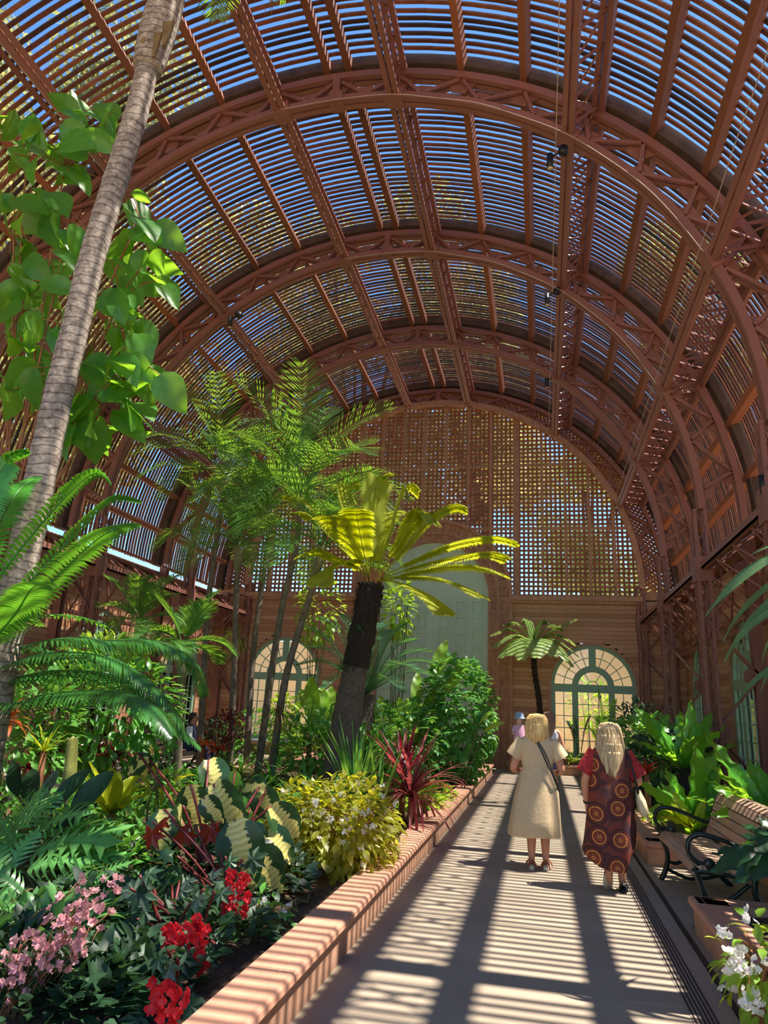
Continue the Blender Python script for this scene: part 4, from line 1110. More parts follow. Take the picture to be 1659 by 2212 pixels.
begonia_bush('golden-leaved begonia with white flowers behind the variegated elephant ears', PY(660, 1790, 6.6), Vector((.42, .5, .42)), 900, 34, 'begonia_gold', .1, .015, 6.6, 1)
begonia_bush('small white begonia low beside the kerb, in deep shade', PY(540, 1985, 4.9), Vector((.3, .3, .2)), 160, 16, 'bush_green', .09, .016, 4.9, 2)
random.seed(21)
shrub('trailing_vine', 'green trailing leaves creeping onto the kerb below the white begonia', 'plant', PY(655, 1985, 5.6), (.22, .4, .12), 110, .1, .055, 'lime', stems=3, prof=LANCE, hang=.4)
# ---- lobed philodendron at the left
fb = PY(90, 1950, 4.9)
t = empty('philodendron', (fb.x, fb.y, .2), 'cut-leaved philodendron with finger-lobed glossy leaves at the left edge', 'plant'); st = MB(); mes = []
for k in range(3):
    b = MB(); add_lobed(b, Matrix.Identity(4), 1.0, (.8, .9, .7)[k], 7, (.5, .8, .6)[k]); mes.append(b.mesh('philo_leaf', 'philo', True))
for (a, e, Y) in (((40, 1790), (118, 1728), 5.4), ((30, 1830), (-20, 1760), 5.2), ((80, 1800), (150, 1762), 5.4), ((70, 1850), (180, 1800), 5.1), ((120, 1850), (230, 1790), 5.2), ((150, 1880), (258, 1838), 5.0), ((60, 1880), (150, 1860), 4.9), ((20, 1880), (60, 1800), 5.0), ((10, 1850), (40, 1740), 5.3),
                  ((100, 1920), (190, 1905), 4.8), ((50, 1930), (-30, 1890), 4.7), ((40, 1960), (60, 1990), 4.4), ((10, 1960), (-40, 1990), 4.4), ((0, 1900), (-30, 1830), 4.9), ((130, 1890), (200, 1850), 5.2), ((90, 1900), (110, 1830), 5.0), ((200, 1905), (262, 1880), 4.9), ((60, 1760), (90, 1710), 5.6), ((150, 1940), (230, 1950), 4.6), ((20, 1990), (90, 1960), 4.3), ((0, 2010), (30, 1960), 4.2), ((300, 2030), (310, 1965), 4.2), ((110, 2120), (130, 2060), 3.7), ((240, 2160), (300, 2120), 3.7), ((100, 2210), (128, 2190), 3.5)):
    p, q = PY(*a, Y), PY(*e, Y + R(-.2, .2)); v = q - p
    leaf_obj(t, random.choice(mes), p, v + Vector((0, 0, .1)), Vector((R(-.4, .4), -.6, .9)), v.length * 1.15); stem_to(st, (fb.x + R(-.15, .15), fb.y + R(-.2, .2), .2), p, .009, .05)
put(t, st.build('stalks', 'stem', None, True))
# ---- dark angel-wing begonias with hanging red flowers
def red_begonia(label, base_px, Y, leaves, clusters, seed):
    random.seed(seed); bp = PY(*base_px, Y)
    t = empty('red_begonia', (bp.x, bp.y, .2), label, 'begonia', 'red-flowered begonias'); st = MB()
    b = MB(); add_star(b, Matrix.Identity(4), 1.0, .95, 6); m1 = b.mesh('wing_leaf', 'silver_leaf'); m2 = m1.copy(); m2.materials.clear(); m2.materials.append(MATS['dark_leaf']); m3 = m1.copy(); m3.materials.clear(); m3.materials.append(MATS['bronze'])
    for (x, y, s, k) in leaves:
        p = PY(x, y, Y + R(-.3, .3)); o = leaf_obj(t, (m1, m2, m3)[k], p, (R(-.8, .8), R(-.5, .1), R(-.9, .2)), (R(-.4, .4), -.7, R(.2, .9)), s); stem_to(st, (bp.x + R(-.1, .1), bp.y + R(-.1, .1), .2), p, .008, .05)
    put(t, st.build('stalks', 'red_stem', None, True))
    for (x, y, rx, rz, n) in clusters:
        c = PY(x, y, Y - .5); cl = MB(); s = .00068 * Y
        for k in range(int(n * 1.6)):
            v = Vector((R(-1, 1) * rx * s, R(-.5, .5) * rx * s, R(-1, 1) * rz * s)); add_flower(cl, mat4(c + v, (R(-.4, .4), R(-.4, .4), -1), (R(-.6, .6), -1, R(-.3, .3))), R(.017, .024), 4, .5)
        put(t, cl.build('flower_cluster', 'red_petal'))['kind'] = 'stuff'
    return t
def rnd_leaves(n, x0, x1, y0, y1, s0, s1, ks): return [(R(x0, x1), R(y0, y1), R(s0, s1), random.choice(ks)) for _ in range(n)]
random.seed(31)
red_begonia('dark-leaved begonia with a bright red flower cluster, furthest of three', (500, 1990), 5.0, rnd_leaves(22, 380, 570, 1830, 2000, .12, .2, (0, 1, 1)) + [(330, 1775, .2, 2), (420, 1785, .2, 2), (455, 1770, .2, 2), (370, 1770, .16, 2)], [(512, 1928, 22, 42, 34)], 32)
red_begonia('dark-leaved begonia with a wide red flower cluster, middle of three', (390, 2100), 4.3, rnd_leaves(26, 260, 470, 1880, 2080, .12, .2, (0, 1, 1, 1)), [(398, 2048, 40, 34, 46), (428, 2000, 9, 20, 12)], 33)
red_begonia('dark-leaved begonia with rose-red flowers at the bottom edge, nearest of three', (340, 2212), 3.6, rnd_leaves(20, 220, 430, 2050, 2212, .12, .18, (0, 1, 1, 1)), [(362, 2172, 34, 36, 30)], 34)
# ---- pink begonia spray
random.seed(36)
pb = PY(0, 2260, 3.2)
t = empty('pink_begonia', (pb.x, pb.y, .2), 'spray of small pale pink begonia flowers in the bottom left corner', 'begonia'); st = MB(); mes = []
for k in range(3):
    b = MB()
    for j in range(3):
        v = Vector((R(-1, 1), R(-1, 1), R(-1, 1))) * .014; add_flower(b, mat4(v, (R(-1, 1), R(-1, 1), R(-1, 1)), (R(-.5, .5), -1, R(-.1, .6))), .019, 4, .3)
    mes.append(b.mesh('pink_bloom', 'pink_petal'))
for k in range(120):
    u = R(0, 1); x = 20 + 215 * u + R(-42, 42); y = 2120 - 185 * u + R(-62, 62)
    p = PY(x, y, 3.25 + R(-.12, .12)); o = obj('flower', random.choice(mes), t); o.location = p - t.location; o.rotation_euler = (R(-.6, .6), R(-.6, .6), R(0, 6)); s = R(.7, 1.15); o.scale = (s,) * 3
    if k % 5 == 0: stem_to(st, PY(R(-40, 40), 2230 + R(-10, 30), 3.25), p, .0022, .03, 3)
    elif k % 2: stem_to(st, PY(x - R(20, 50), y + R(25, 60), 3.25), p, .0016, .01, 2)
put(t, st.build('stems', 'brown_stem', None, True))
# ---- king palm trunk and the big cycad fronds at the left edge
random.seed(51)
Yk = 5.7
tk = [(395, -140), (368, -20), (345, 55), (318, 150), (296, 240), (262, 350), (228, 460), (196, 570), (165, 700), (132, 830), (105, 950), (75, 1090), (42, 1240), (8, 1400), (-20, 1560)]
P_ = [PY(x, y, Yk) for x, y in tk]; base = PY(-45, 1700, Yk); base.z = .2
t = empty('king_palm', base, 'tall ringed grey palm trunk leaning up the left side of the picture', 'palm')
pts = smooth([base] + P_[::-1][:-3], 5); N = len(pts)
b = MB(); b.tube(pts, [.152 - .034 * i / N + (.006 if i % 3 == 0 else 0) for i in range(N)], 24); put(t, b.build('trunk', 'palm_bark', None, True))
b = MB(); sp = smooth(P_[3::-1], 5); b.tube(sp, [.12 + .085 * math.sin(PI * min(1, .15 + i / len(sp))) for i in range(len(sp))], 24); put(t, b.build('leaf_sheath', 'palm_bark', None, True))
for (x, y, w) in ((316, 66, .06), (360, 72, .07), (338, 96, .05)):       # ragged old leaf bases
    p = PY(x, y, Yk - .16); b = MB(); b.hexa([p + Vector(q) for q in ((-w, -.01, .16), (w, -.01, .16), (w * .3, -.03, -.2), (-w * .2, -.03, -.2), (-w, .02, .16), (w, .02, .16), (w * .3, .0, -.2), (-w * .2, .0, -.2))]); put(t, b.build('leaf_base', 'dry'))
top = P_[0]
for k in range(9):
    az = 2 * PI * k / 9 + .4; frond_obj(t, arc_pts(top + Vector((0, 0, .6)), az, 1.0, 1.9, 1.9, 6), 'palm_green', n=40, L=.5, w=.035, ang=.5, drop=.3, rise=.1, t0=.2, rach=.015)
dp = PY(588, -30, 6.4); frond_obj(t, [top + Vector((0, .1, .4)), top.lerp(dp, .6) + Vector((0, 0, .3)), dp, dp + Vector((-.03, 0, -.3))], 'dry', name='dead_frond', n=34, L=.3, w=.016, ang=1.0, drop=.7, rise=-.1, t0=.45, rach=.012)
# broad-leaved tree
random.seed(52)
bb = PY(-60, 1500, 6.6)
t = empty('broad_leaved_tree', (bb.x, bb.y, .2), 'tree with large hanging heart-shaped leaves around the palm trunk at the upper left', 'tree'); st = MB()
lm = [leaf_me('heart%d' % k, 'broad_green', 1.0, w, prof=HEART if k != 1 else OV, droop=d, fold=f, seg=8, wave=.012, wn=3, cols=2) for k, (w, d, f) in enumerate(((.72, .5, .12), (.5, .7, .3), (.62, .9, .2)))]
HUB = [PY(x, y, 6.5) for x, y in ((60, 300), (140, 360), (30, 480), (190, 500), (120, 620), (60, 650), (210, 720), (300, 470), (260, 640), (180, 800), (290, 780))]
for h in HUB: stem_to(st, bb + Vector((R(-.1, .1), R(-.1, .1), R(-.3, 1.8))), h, .014, .15)
LV = [(150, 245, 230, 238), (170, 240, 110, 220), (20, 270, -30, 250), (60, 260, 60, 330), (90, 280, 30, 300), (130, 290, 200, 330), (180, 285, 240, 330), (100, 330, 160, 380), (60, 320, 10, 370), (20, 330, 70, 350), (210, 300, 250, 290), (190, 340, 130, 330), (150, 370, 205, 400), (230, 250, 250, 290),
      (60, 420, 100, 470), (20, 420, 0, 480), (90, 430, 160, 470), (30, 470, 80, 520), (100, 480, 120, 560), (60, 520, 20, 570), (110, 540, 170, 570), (150, 500, 170, 560), (20, 570, 60, 620), (80, 590, 40, 640), (100, 600, 150, 640), (60, 640, 110, 690), (30, 650, -10, 700), (90, 690, 40, 750), (20, 720, 60, 780), (110, 720, 140, 780), (50, 790, 70, 860), (20, 820, 30, 900), (90, 770, 110, 830), (60, 570, 100, 610), (40, 700, 90, 730), (80, 800, 40, 850),
      (285, 415, 312, 435), (280, 430, 320, 485), (300, 470, 350, 520), (330, 485, 388, 540), (300, 500, 345, 560), (320, 545, 360, 600), (345, 600, 382, 655), (310, 540, 290, 590), (280, 520, 260, 580), (270, 590, 305, 640), (300, 600, 340, 650), (260, 620, 290, 680), (250, 640, 270, 710), (280, 700, 315, 760), (310, 680, 300, 750), (270, 760, 320, 830), (320, 800, 370, 905), (345, 810, 380, 880), (300, 815, 320, 865), (250, 820, 200, 850), (240, 830, 290, 870), (190, 780, 250, 820), (200, 760, 170, 800),
      (240, 890, 300, 975), (270, 860, 325, 940), (180, 840, 150, 880), (200, 870, 160, 930), (210, 900, 200, 1000), (160, 920, 130, 980), (190, 910, 240, 950), (150, 880, 110, 910), (230, 780, 260, 830), (290, 870, 330, 900), (240, 560, 300, 600), (230, 690, 245, 760), (180, 660, 140, 720)]
LV2 = LV + [(a + R(-40, 40), b_ + R(-30, 30), c_ + R(-50, 50), d_ + R(-30, 40)) for (a, b_, c_, d_) in LV if a < 260] + [(a + R(-20, 20), b_ + R(-25, 25), c_ + R(-25, 25), d_ + R(-20, 30)) for (a, b_, c_, d_) in LV]
for (x0, y0, x1, y1) in LV2:
    Y = R(6.05, 6.9); p, q = PY(x0, y0, Y), PY(x1, y1, Y + R(-.25, .15)); v = q - p
    leaf_obj(t, random.choice(lm), p, v + Vector((0, 0, .08)), Vector((R(-1, 1), R(-1, .4), R(-.1, .8))), max(.27, min(.5, v.length * 1.22)))
    h = min(HUB, key=lambda h_: (h_ - p).length); stem_to(st, h, p, .006, .03, 3)
put(t, st.build('branches', 'brown_stem', None, True))
# cycads
random.seed(53)
def cycad(label, Y, base_px, fronds, mat, L, w, n, drop, up=UP, seed=0):
    bp = PY(*base_px, Y); t = empty('cycad', (bp.x, bp.y, .2), label, 'cycad', 'cycads at the left edge')
    b = MB(); b.tube([(bp.x, bp.y, .2), (bp.x, bp.y, (bp.z + .2) / 2), bp], [.2, .2, .16], 14); put(t, b.build('trunk', 'grey_trunk', None, True))
    for (pl_, dy) in fronds:
        pp = [bp] + [PY(x, y, Y + dy * (i + 1) / len(pl_)) for i, (x, y) in enumerate(pl_)]
        frond_obj(t, pp, mat, n=n, L=L, w=w, ang=.45, drop=drop, rise=.3 if drop < .7 else .05, t0=.12, rach=.011, jit=.04, up=up)
    for k in range(9):
        az = 2 * PI * k / 9 + .3
        if math.cos(az) > .3 and math.sin(az) < .6: continue
        frond_obj(t, arc_pts(bp, az, .9, 1.3, 1.2, 6), mat, n=n // 2, L=L, w=w, ang=.45, drop=drop, rise=.3, t0=.12, rach=.011)
    return t
cycad('bright green cycad whose toothed fronds rise at the left edge beside the palm trunk', 4.7, (-110, 1420), [([(-20, 1270), (70, 1155), (150, 1065), (205, 1022), (236, 1042)], .3), ([(-10, 1330), (90, 1230), (180, 1135), (245, 1078), (300, 1082)], .5), ([(0, 1370), (70, 1300), (150, 1218), (225, 1155), (292, 1132)], -.3), ([(-60, 1200), (-30, 1080), (15, 1000), (58, 975)], .2), ([(-40, 1250), (0, 1130), (40, 1060), (80, 1030)], .8), ([(-30, 1390), (30, 1330), (70, 1270), (110, 1260)], -.8)], 'cycad_green', .19, .034, 52, .55)
cycad('dark glossy cycad with long arching fronds reaching right across the leafy bush', 5.6, (-170, 1480), [([(0, 1441), (84, 1414), (190, 1412), (270, 1435), (329, 1477), (380, 1536), (405, 1595)], .4), ([(60, 1395), (169, 1378), (232, 1384), (316, 1381), (380, 1400), (422, 1435), (443, 1500)], 1.0), ([(0, 1521), (105, 1500), (211, 1492), (285, 1500), (340, 1532), (374, 1586)], -.2), ([(0, 1470), (110, 1450), (230, 1455), (310, 1490), (360, 1545), (430, 1610)], .8)], 'cycad_dark', .34, .03, 66, .72)

# ---- dense low foliage under the foreground plants
random.seed(58)
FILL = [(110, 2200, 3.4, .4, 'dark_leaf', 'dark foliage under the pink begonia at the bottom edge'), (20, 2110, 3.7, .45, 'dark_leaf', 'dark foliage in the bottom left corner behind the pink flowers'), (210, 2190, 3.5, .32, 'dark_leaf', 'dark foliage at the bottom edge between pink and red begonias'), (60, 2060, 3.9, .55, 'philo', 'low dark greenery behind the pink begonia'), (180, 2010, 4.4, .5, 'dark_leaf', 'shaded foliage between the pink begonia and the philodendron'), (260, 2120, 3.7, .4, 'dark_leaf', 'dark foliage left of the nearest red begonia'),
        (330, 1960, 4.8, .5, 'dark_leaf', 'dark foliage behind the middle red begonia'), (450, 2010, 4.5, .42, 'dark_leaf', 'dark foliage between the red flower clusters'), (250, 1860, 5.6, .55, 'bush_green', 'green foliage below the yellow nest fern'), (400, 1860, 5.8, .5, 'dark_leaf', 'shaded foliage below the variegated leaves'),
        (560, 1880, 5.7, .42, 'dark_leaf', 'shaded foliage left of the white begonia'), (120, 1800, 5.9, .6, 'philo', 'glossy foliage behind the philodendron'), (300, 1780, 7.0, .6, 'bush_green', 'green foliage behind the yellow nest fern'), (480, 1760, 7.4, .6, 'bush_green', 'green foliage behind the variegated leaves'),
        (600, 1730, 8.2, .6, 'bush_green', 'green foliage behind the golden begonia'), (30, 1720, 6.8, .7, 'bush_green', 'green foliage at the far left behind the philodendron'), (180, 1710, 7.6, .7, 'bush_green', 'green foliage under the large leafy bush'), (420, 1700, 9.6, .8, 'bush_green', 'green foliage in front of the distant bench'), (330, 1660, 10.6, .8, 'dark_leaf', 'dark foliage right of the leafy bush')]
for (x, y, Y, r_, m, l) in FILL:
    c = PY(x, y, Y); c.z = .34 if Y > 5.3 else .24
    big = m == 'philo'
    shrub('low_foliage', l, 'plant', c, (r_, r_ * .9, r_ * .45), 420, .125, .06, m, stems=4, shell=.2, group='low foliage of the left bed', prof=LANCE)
# ================================================================== right side plants
random.seed(61)
# small umbrella tree fern at the end wall
Yr = 21.55
tb = PY(1168, 1650, Yr); tb.z = .2; cr = PY(1152, 1392, Yr)
t = empty('umbrella_fern', tb, 'umbrella-shaped tree fern on a thin stem in front of the end wall', 'tree fern')
b = MB(); pts = smooth([tb, PY(1166, 1530, Yr), PY(1155, 1450, Yr), cr], 10); b.tube(pts, [.075 + (.02 if i % 2 else 0) for i in range(len(pts))], 10); put(t, b.build('stem', 'dark_trunk', None, False))
for (x, y, dy) in ((1060, 1372, 0), (1066, 1398, -.7), (1090, 1350, .1), (1100, 1415, -1.1), (1125, 1425, -1.4), (1160, 1420, -1.5), (1195, 1418, -1.3), (1225, 1425, -.9), (1250, 1418, -.3), (1248, 1395, .1), (1215, 1360, .1), (1180, 1345, .1), (1135, 1345, .1), (1246, 1337, .0), (1080, 1420, -.9), (1238, 1440, -.6)):
    e = PY(x, y, Yr + dy); m_ = cr.lerp(e, .5) + Vector((0, 0, .32)); 
    if y > 1338: pp = [cr, m_, e]
    else: pp = [cr, cr.lerp(e, .5) + Vector((0, 0, .1)), e]
    frond_obj(t, pp, 'fern_pale' if 'fern_pale' in MATS else 'maple_green', n=34, L=.36, w=.06, ang=.3, drop=.3, rise=.05, t0=.12, rach=.012, jit=.06)
# plants in the end bed
strap_plant('spiky_bed_plant', 'small dark spiky plant at the foot of the end wall by the arched window', 'plant', PY(1215, 1640, 21.6), 24, .42, .05, 'dark_leaf', (.3, 1.4), (.2, .7))
strap_plant('spiky_bed_plant', 'bright green tuft in the end bed left of the dark fronds', 'plant', PY(1235, 1648, 21.6), 22, .45, .06, 'lime', (.3, 1.3), (.3, .9))
def tall_fronds(name, label, base, Y, tips, mat, L, w, n):
    bp = PY(*base, Y); t = empty(name, (bp.x, bp.y, .2), label, 'palm')
    b0 = Vector((bp.x, bp.y, .2))
    for (x, y, dy) in tips:
        e = PY(x, y, Y + dy); pp = [b0, b0.lerp(e, .5) + Vector((0, 0, .25)), e]; frond_obj(t, pp, mat, n=n, L=L, w=w, ang=.6, drop=.2, rise=.2, t0=.25, rach=.012)
    return t
tall_fronds('seedling_palm', 'young palm with dark upright fronds in front of the end window', (1250, 1640), 21.6, [(1276, 1547, 0), (1225, 1560, .1), (1240, 1545, 0)], 'dark_leaf', .3, .04, 22)
tall_fronds('seedling_palm', 'young palm whose glossy fronds rise above the patterned dress woman', (1310, 1640), 18.5, [(1292, 1490, 0), (1330, 1512, .1), (1300, 1550, -.2), (1270, 1570, 0), (1345, 1550, .2)], 'palm_green', .3, .05, 18)
shrub('dark_shrub', 'dark fine-leaved shrub at the corner right of the end window', 'shrub', PY(1378, 1580, 17.5), (.6, .5, .7), 500, .16, .05, 'dark_leaf', prof=LANCE, stems=6, shell=.3)
# nest ferns
def nest(label, base, Y, tips, W, mat, extra=14, L=.9, seed=1):
    random.seed(seed); bp = PY(*base, Y); t = empty('birds_nest_fern', (bp.x, bp.y, .2), label, 'fern', 'nest ferns in the right beds')
    mes = []
    for k in range(4):
        b = MB(); add_leaf(b, Matrix.Identity(4), 1.0, W * (1, .85, 1.1, .95)[k], NEST, (.15, .4, .65, .9)[k], .28, 16, .03, (5, 6, 4, 7)[k], 1); mes.append(b.mesh('nest_leaf', mat, True))
    for (x, y, dy, k) in tips:
        e = PY(x, y, Y + dy); v = e - bp; leaf_obj(t, mes[k], bp, v + Vector((0, 0, (.0, .1, .22, .35)[k] * v.length)), Vector((R(-.4, .4), -.6, .8)), v.length * 1.04)
    for k in range(extra):
        az = R(0, 2 * PI); e = R(.35, 1.2); d = Vector((math.cos(az) * math.cos(e), math.sin(az) * math.cos(e), math.sin(e)))
        leaf_obj(t, random.choice(mes), bp, d, Vector((-d.x, -d.y, 1.2)), L * R(.7, 1.05))
    b = MB(); b.tube([(bp.x, bp.y, .2), (bp.x, bp.y, max(.3, bp.z + .05))], [.12, .08], 10); put(t, b.build('rootstock', 'dark_trunk', None, True))
    return t
nest('large bright nest fern at the back of the right bed by the side windows', (1480, 1665), 12.6, [(1380, 1526, 0, 0), (1412, 1540, -.2, 1), (1465, 1536, .1, 0), (1498, 1518, 0, 0), (1546, 1537, .1, 1), (1530, 1570, -.2, 2), (1440, 1590, -.5, 2), (1395, 1600, -.3, 1)], .2, 'nest_green', 16, 1.1, 71)
nest('nest fern with wide sunlit leaves just behind the bench', (1500, 1790), 10.2, [(1390, 1688, -.2, 1), (1446, 1664, -.1, 0), (1512, 1612, 0, 0), (1540, 1620, .2, 1), (1470, 1700, -.5, 2), (1430, 1740, -.6, 2), (1425, 1700, .1, 1), (1560, 1650, .1, 1), (1585, 1690, 0, 2)], .24, 'nest_green', 14, .95, 72)
nest('yellowing nest fern low beside the far bench arm', (1500, 1800), 9.9, [(1462, 1715, -.2, 1), (1480, 1735, -.4, 2), (1520, 1730, -.2, 1), (1450, 1760, -.4, 2)], .26, 'nest_yellow', 3, .7, 73)
nest('big nest fern overhanging the bench back at the right edge', (1668, 1800), 8.3, [(1540, 1588, .2, 0), (1572, 1632, .1, 1), (1600, 1660, -.1, 1), (1560, 1700, -.2, 2), (1620, 1640, .3, 0), (1645, 1650, .2, 0), (1640, 1720, -.4, 1), (1570, 1750, -.5, 2), (1590, 1730, .2, 2)], .2, 'nest_green', 10, 1.0, 74)
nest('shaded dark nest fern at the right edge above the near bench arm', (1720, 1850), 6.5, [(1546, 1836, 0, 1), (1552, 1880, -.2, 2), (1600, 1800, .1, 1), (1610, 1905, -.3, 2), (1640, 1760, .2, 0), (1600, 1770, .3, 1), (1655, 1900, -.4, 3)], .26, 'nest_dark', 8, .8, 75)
random.seed(76)
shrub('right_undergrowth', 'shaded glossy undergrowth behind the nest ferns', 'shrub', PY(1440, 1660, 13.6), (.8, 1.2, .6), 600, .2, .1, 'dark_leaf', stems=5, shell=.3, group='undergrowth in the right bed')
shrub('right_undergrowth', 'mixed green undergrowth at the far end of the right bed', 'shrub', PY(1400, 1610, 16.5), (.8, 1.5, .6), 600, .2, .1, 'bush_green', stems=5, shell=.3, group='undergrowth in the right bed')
strap_plant('small_red_bromeliad', 'small red-hearted bromeliad beside the woman in the patterned dress', 'bromeliad', PY(1397, 1675, 12.0), 16, .28, .05, 'bronze', (.3, 1.3), (.3, .8))
shrub('kerb_ground_cover', 'thin lime ground cover on the soil beside the right kerb', 'plant', PZ(1405, 1770, .22), (.3, .9, .08), 200, .12, .05, 'lime', stems=2, prof=LANCE)
strap_plant('lily_tuft', 'small green tuft growing behind the far bench arm', 'plant', PZ(1490, 1812, .25), 14, .42, .07, 'nest_green', (.5, 1.4), (.2, .8), prof=LANCE)
# dracaena whose grey-green leaves hang in at the right edge
dc = PY(1745, 1130, 5.0)
t = empty('dracaena', (dc.x, dc.y, .2), 'grey-green sword leaves hanging in from the right edge above the bench', 'dracaena'); st = MB(); st.tube(smooth([Vector((dc.x + .1, dc.y, .2)), Vector((dc.x + .05, dc.y, 1.6)), dc], 6), .045, 10); put(t, st.build('stem', 'grey_trunk', None, True))
lm = [leaf_me('drac%d' % k, 'dragon', 1.0, .085, prof=LANCE, droop=d, fold=.25, seg=10) for k, d in enumerate((.4, .8, 1.2))]
for (a, e, k, dy) in (((1700, 1170), (1625, 1200), 0, 0), ((1715, 1185), (1569, 1292), 1, 0), ((1720, 1180), (1562, 1338), 1, -.1), ((1720, 1230), (1569, 1390), 1, .1), ((1720, 1260), (1584, 1432), 1, 0), ((1720, 1300), (1606, 1450), 2, -.1), ((1710, 1330), (1640, 1440), 1, .1), ((1720, 1390), (1640, 1510), 1, .1), ((1730, 1420), (1628, 1545), 2, -.1)):
    p, q = PY(*a, 5.0), PY(*e, 5.0 + dy); v = q - p; leaf_obj(t, lm[k], p, v + Vector((0, 0, (.2, .4, .6)[k] * v.length)), Vector((R(-.2, .2), -.7, .8)), v.length * 1.08)
for k in range(16):
    az = R(0, 2 * PI); e = R(-.1, 1.2)
    if math.cos(az) < -.2: continue
    d = Vector((math.cos(az) * math.cos(e), math.sin(az) * math.cos(e), math.sin(e))); leaf_obj(t, lm[k % 3], dc, d, (-d.x, -d.y, 1), .65)
# white begonia bottom right
begonia_bush('white begonia with large star flowers in the bottom right corner', PY(1655, 2095, 4.35), Vector((.22, .3, .24)), 170, 30, 'lime', .1, .02, 4.35, 5)
# ================================================================== trees outside, lamps
random.seed(81)
def out_tree(label, base, h, blobs, mat, n=2500, leaf=.4):
    t = empty('garden_tree', base, label, 'tree', 'tall trees outside the building')
    B = Vector(base); b = MB(); top = Vector((base[0], base[1], h * .8)); b.tube(smooth([B, B.lerp(top, .5) + Vector((.4, .2, 0)), top], 6), [.35 - .02 * k for k in range(13)], 10)
    for (x, y, z, r) in blobs: b.tube([B.lerp(top, .55), Vector((x, y, z))], [.14, .05], 6)
    put(t, b.build('trunk', 'grey_trunk', None, True))
    f = MB()
    for (x, y, z, r) in blobs:
        for k in range(int(n * r * r / 6)):
            v = Vector((R(-1, 1), R(-1, 1), R(-1, 1)))
            if v.length > 1: continue
            m = mat4(Vector((x, y, z)) + Vector((v.x * r, v.y * r, v.z * r * .8)), (R(-1, 1), R(-1, 1), R(-1, .4)), (R(-1, 1), R(-1, 1), R(0, 1)), R(.6, 1.2)); add_leaf(f, m, leaf, leaf * .38, LANCE, .5, .2, 2)
    o = put(t, f.build('foliage', mat, None, False)); o['kind'] = 'stuff'
def blobs(cx, cy, z0, z1, n, s, r0, r1): return [(cx + R(-s, s), cy + R(-s, s), R(z0, z1), R(r0, r1)) for _ in range(n)]
out_tree('big tree outside to the left, seen through the roof slats at the upper left', (-17.5, 7, -.26), 20, blobs(-16.5, 8, 8, 21, 22, 4.2, 1.8, 3.0), 'tree_out')
out_tree('big tree outside beyond the left wall, seen behind the broad-leaved tree', (-18.5, 14, -.26), 21, blobs(-17.5, 14.5, 8, 22, 22, 4.2, 1.8, 3.0), 'tree_out')
out_tree('big tree outside the left corner of the building', (-17, 22, -.26), 21, blobs(-16, 22, 9, 21, 16, 3.8, 1.6, 2.8), 'tree_out')
out_tree('tall tree behind the end wall, left of the crown', (-9, 33, -.26), 25, blobs(-9, 32.5, 10, 25, 18, 4.2, 1.6, 3.0), 'tree_out')
out_tree('tall tree behind the end wall, at the middle of the lattice', (-3, 34, -.26), 24, blobs(-3.2, 33.5, 8, 24, 16, 3.0, 1.6, 2.6), 'tree_out')
out_tree('slender tree behind the end wall right of the middle', (2.2, 34, -.26), 15, blobs(2.0, 33.5, 7, 13.5, 9, 2.0, 1.2, 2.0), 'tree_out2')
out_tree('tall feathery tree behind the right flank of the vault', (7.2, 33, -.26), 26, blobs(7.0, 32.5, 16, 26, 10, 2.0, 1.2, 2.0), 'tree_out2')
out_tree('round tree outside to the right beyond the side windows', (11.5, 26, -.26), 13, blobs(11.5, 26, 6, 13, 10, 2.6, 1.4, 2.2), 'tree_out2')
out_tree('tree outside the right wall near the springing of the vault', (13, 17, -.26), 11, blobs(12.5, 17.5, 5, 10.5, 10, 2.8, 1.4, 2.2), 'tree_out2')
out_tree('tree outside above the far upper left of the roof', (-16, 1.5, -.26), 20, blobs(-15, 2.5, 9, 20, 18, 4.0, 1.8, 2.8), 'tree_out')
shrub('courtyard_plant', 'light green plant outside, seen through the end window', 'plant', (1.6, 25.2, 1.9), (.7, .4, .9), 160, .3, .12, 'lime', stems=5, base_z=-.26, shell=.2)
# spotlights clamped to the purlin trusses
LB = MB
def spot(label, px, py, Y, dx=-.12):
    p = PY(px, py, Y); t = empty('spotlight', p, label, 'spotlight', 'black spotlights on the roof trusses')
    b = MB(); b.tube([(0, 0, .05), (0, 0, -.2)], [.05, .05], 12); b.build('housing', 'black_metal', t, True)
    b = MB(); b.tube([(0, 0, -.195), (0, 0, -.205)], .042, 12); b.build('lens', 'stucco', t, True)
    b = MB(); b.tube([(0, 0, 0), (.12, 0, .06), (.2, 0, .1)], .018, 6); b.build('bracket', 'black_metal', t, True)
    b = MB(); b.tube([(.2, -.05, .1), (.2, .05, .1)], .075, 12); b.build('junction_box', 'black_metal', t, True)
spot('black spotlight hanging below the largest arch, right of the crown', 1188, 340, 9.4)
spot('black spotlight under the second arch, right of the crown', 1182, 640, 13.6)
spot('black spotlight under the third arch, right of the crown', 1181, 822, 17.9)
spot('black spotlight on the left flank at the second arch', 498, 690, 13.6)
spot('black spotlight on the left flank behind the palm crowns', 628, 848, 17.9)
spot('black spotlight at the right edge of the picture above the side wall', 1648, 1035, 9.4)
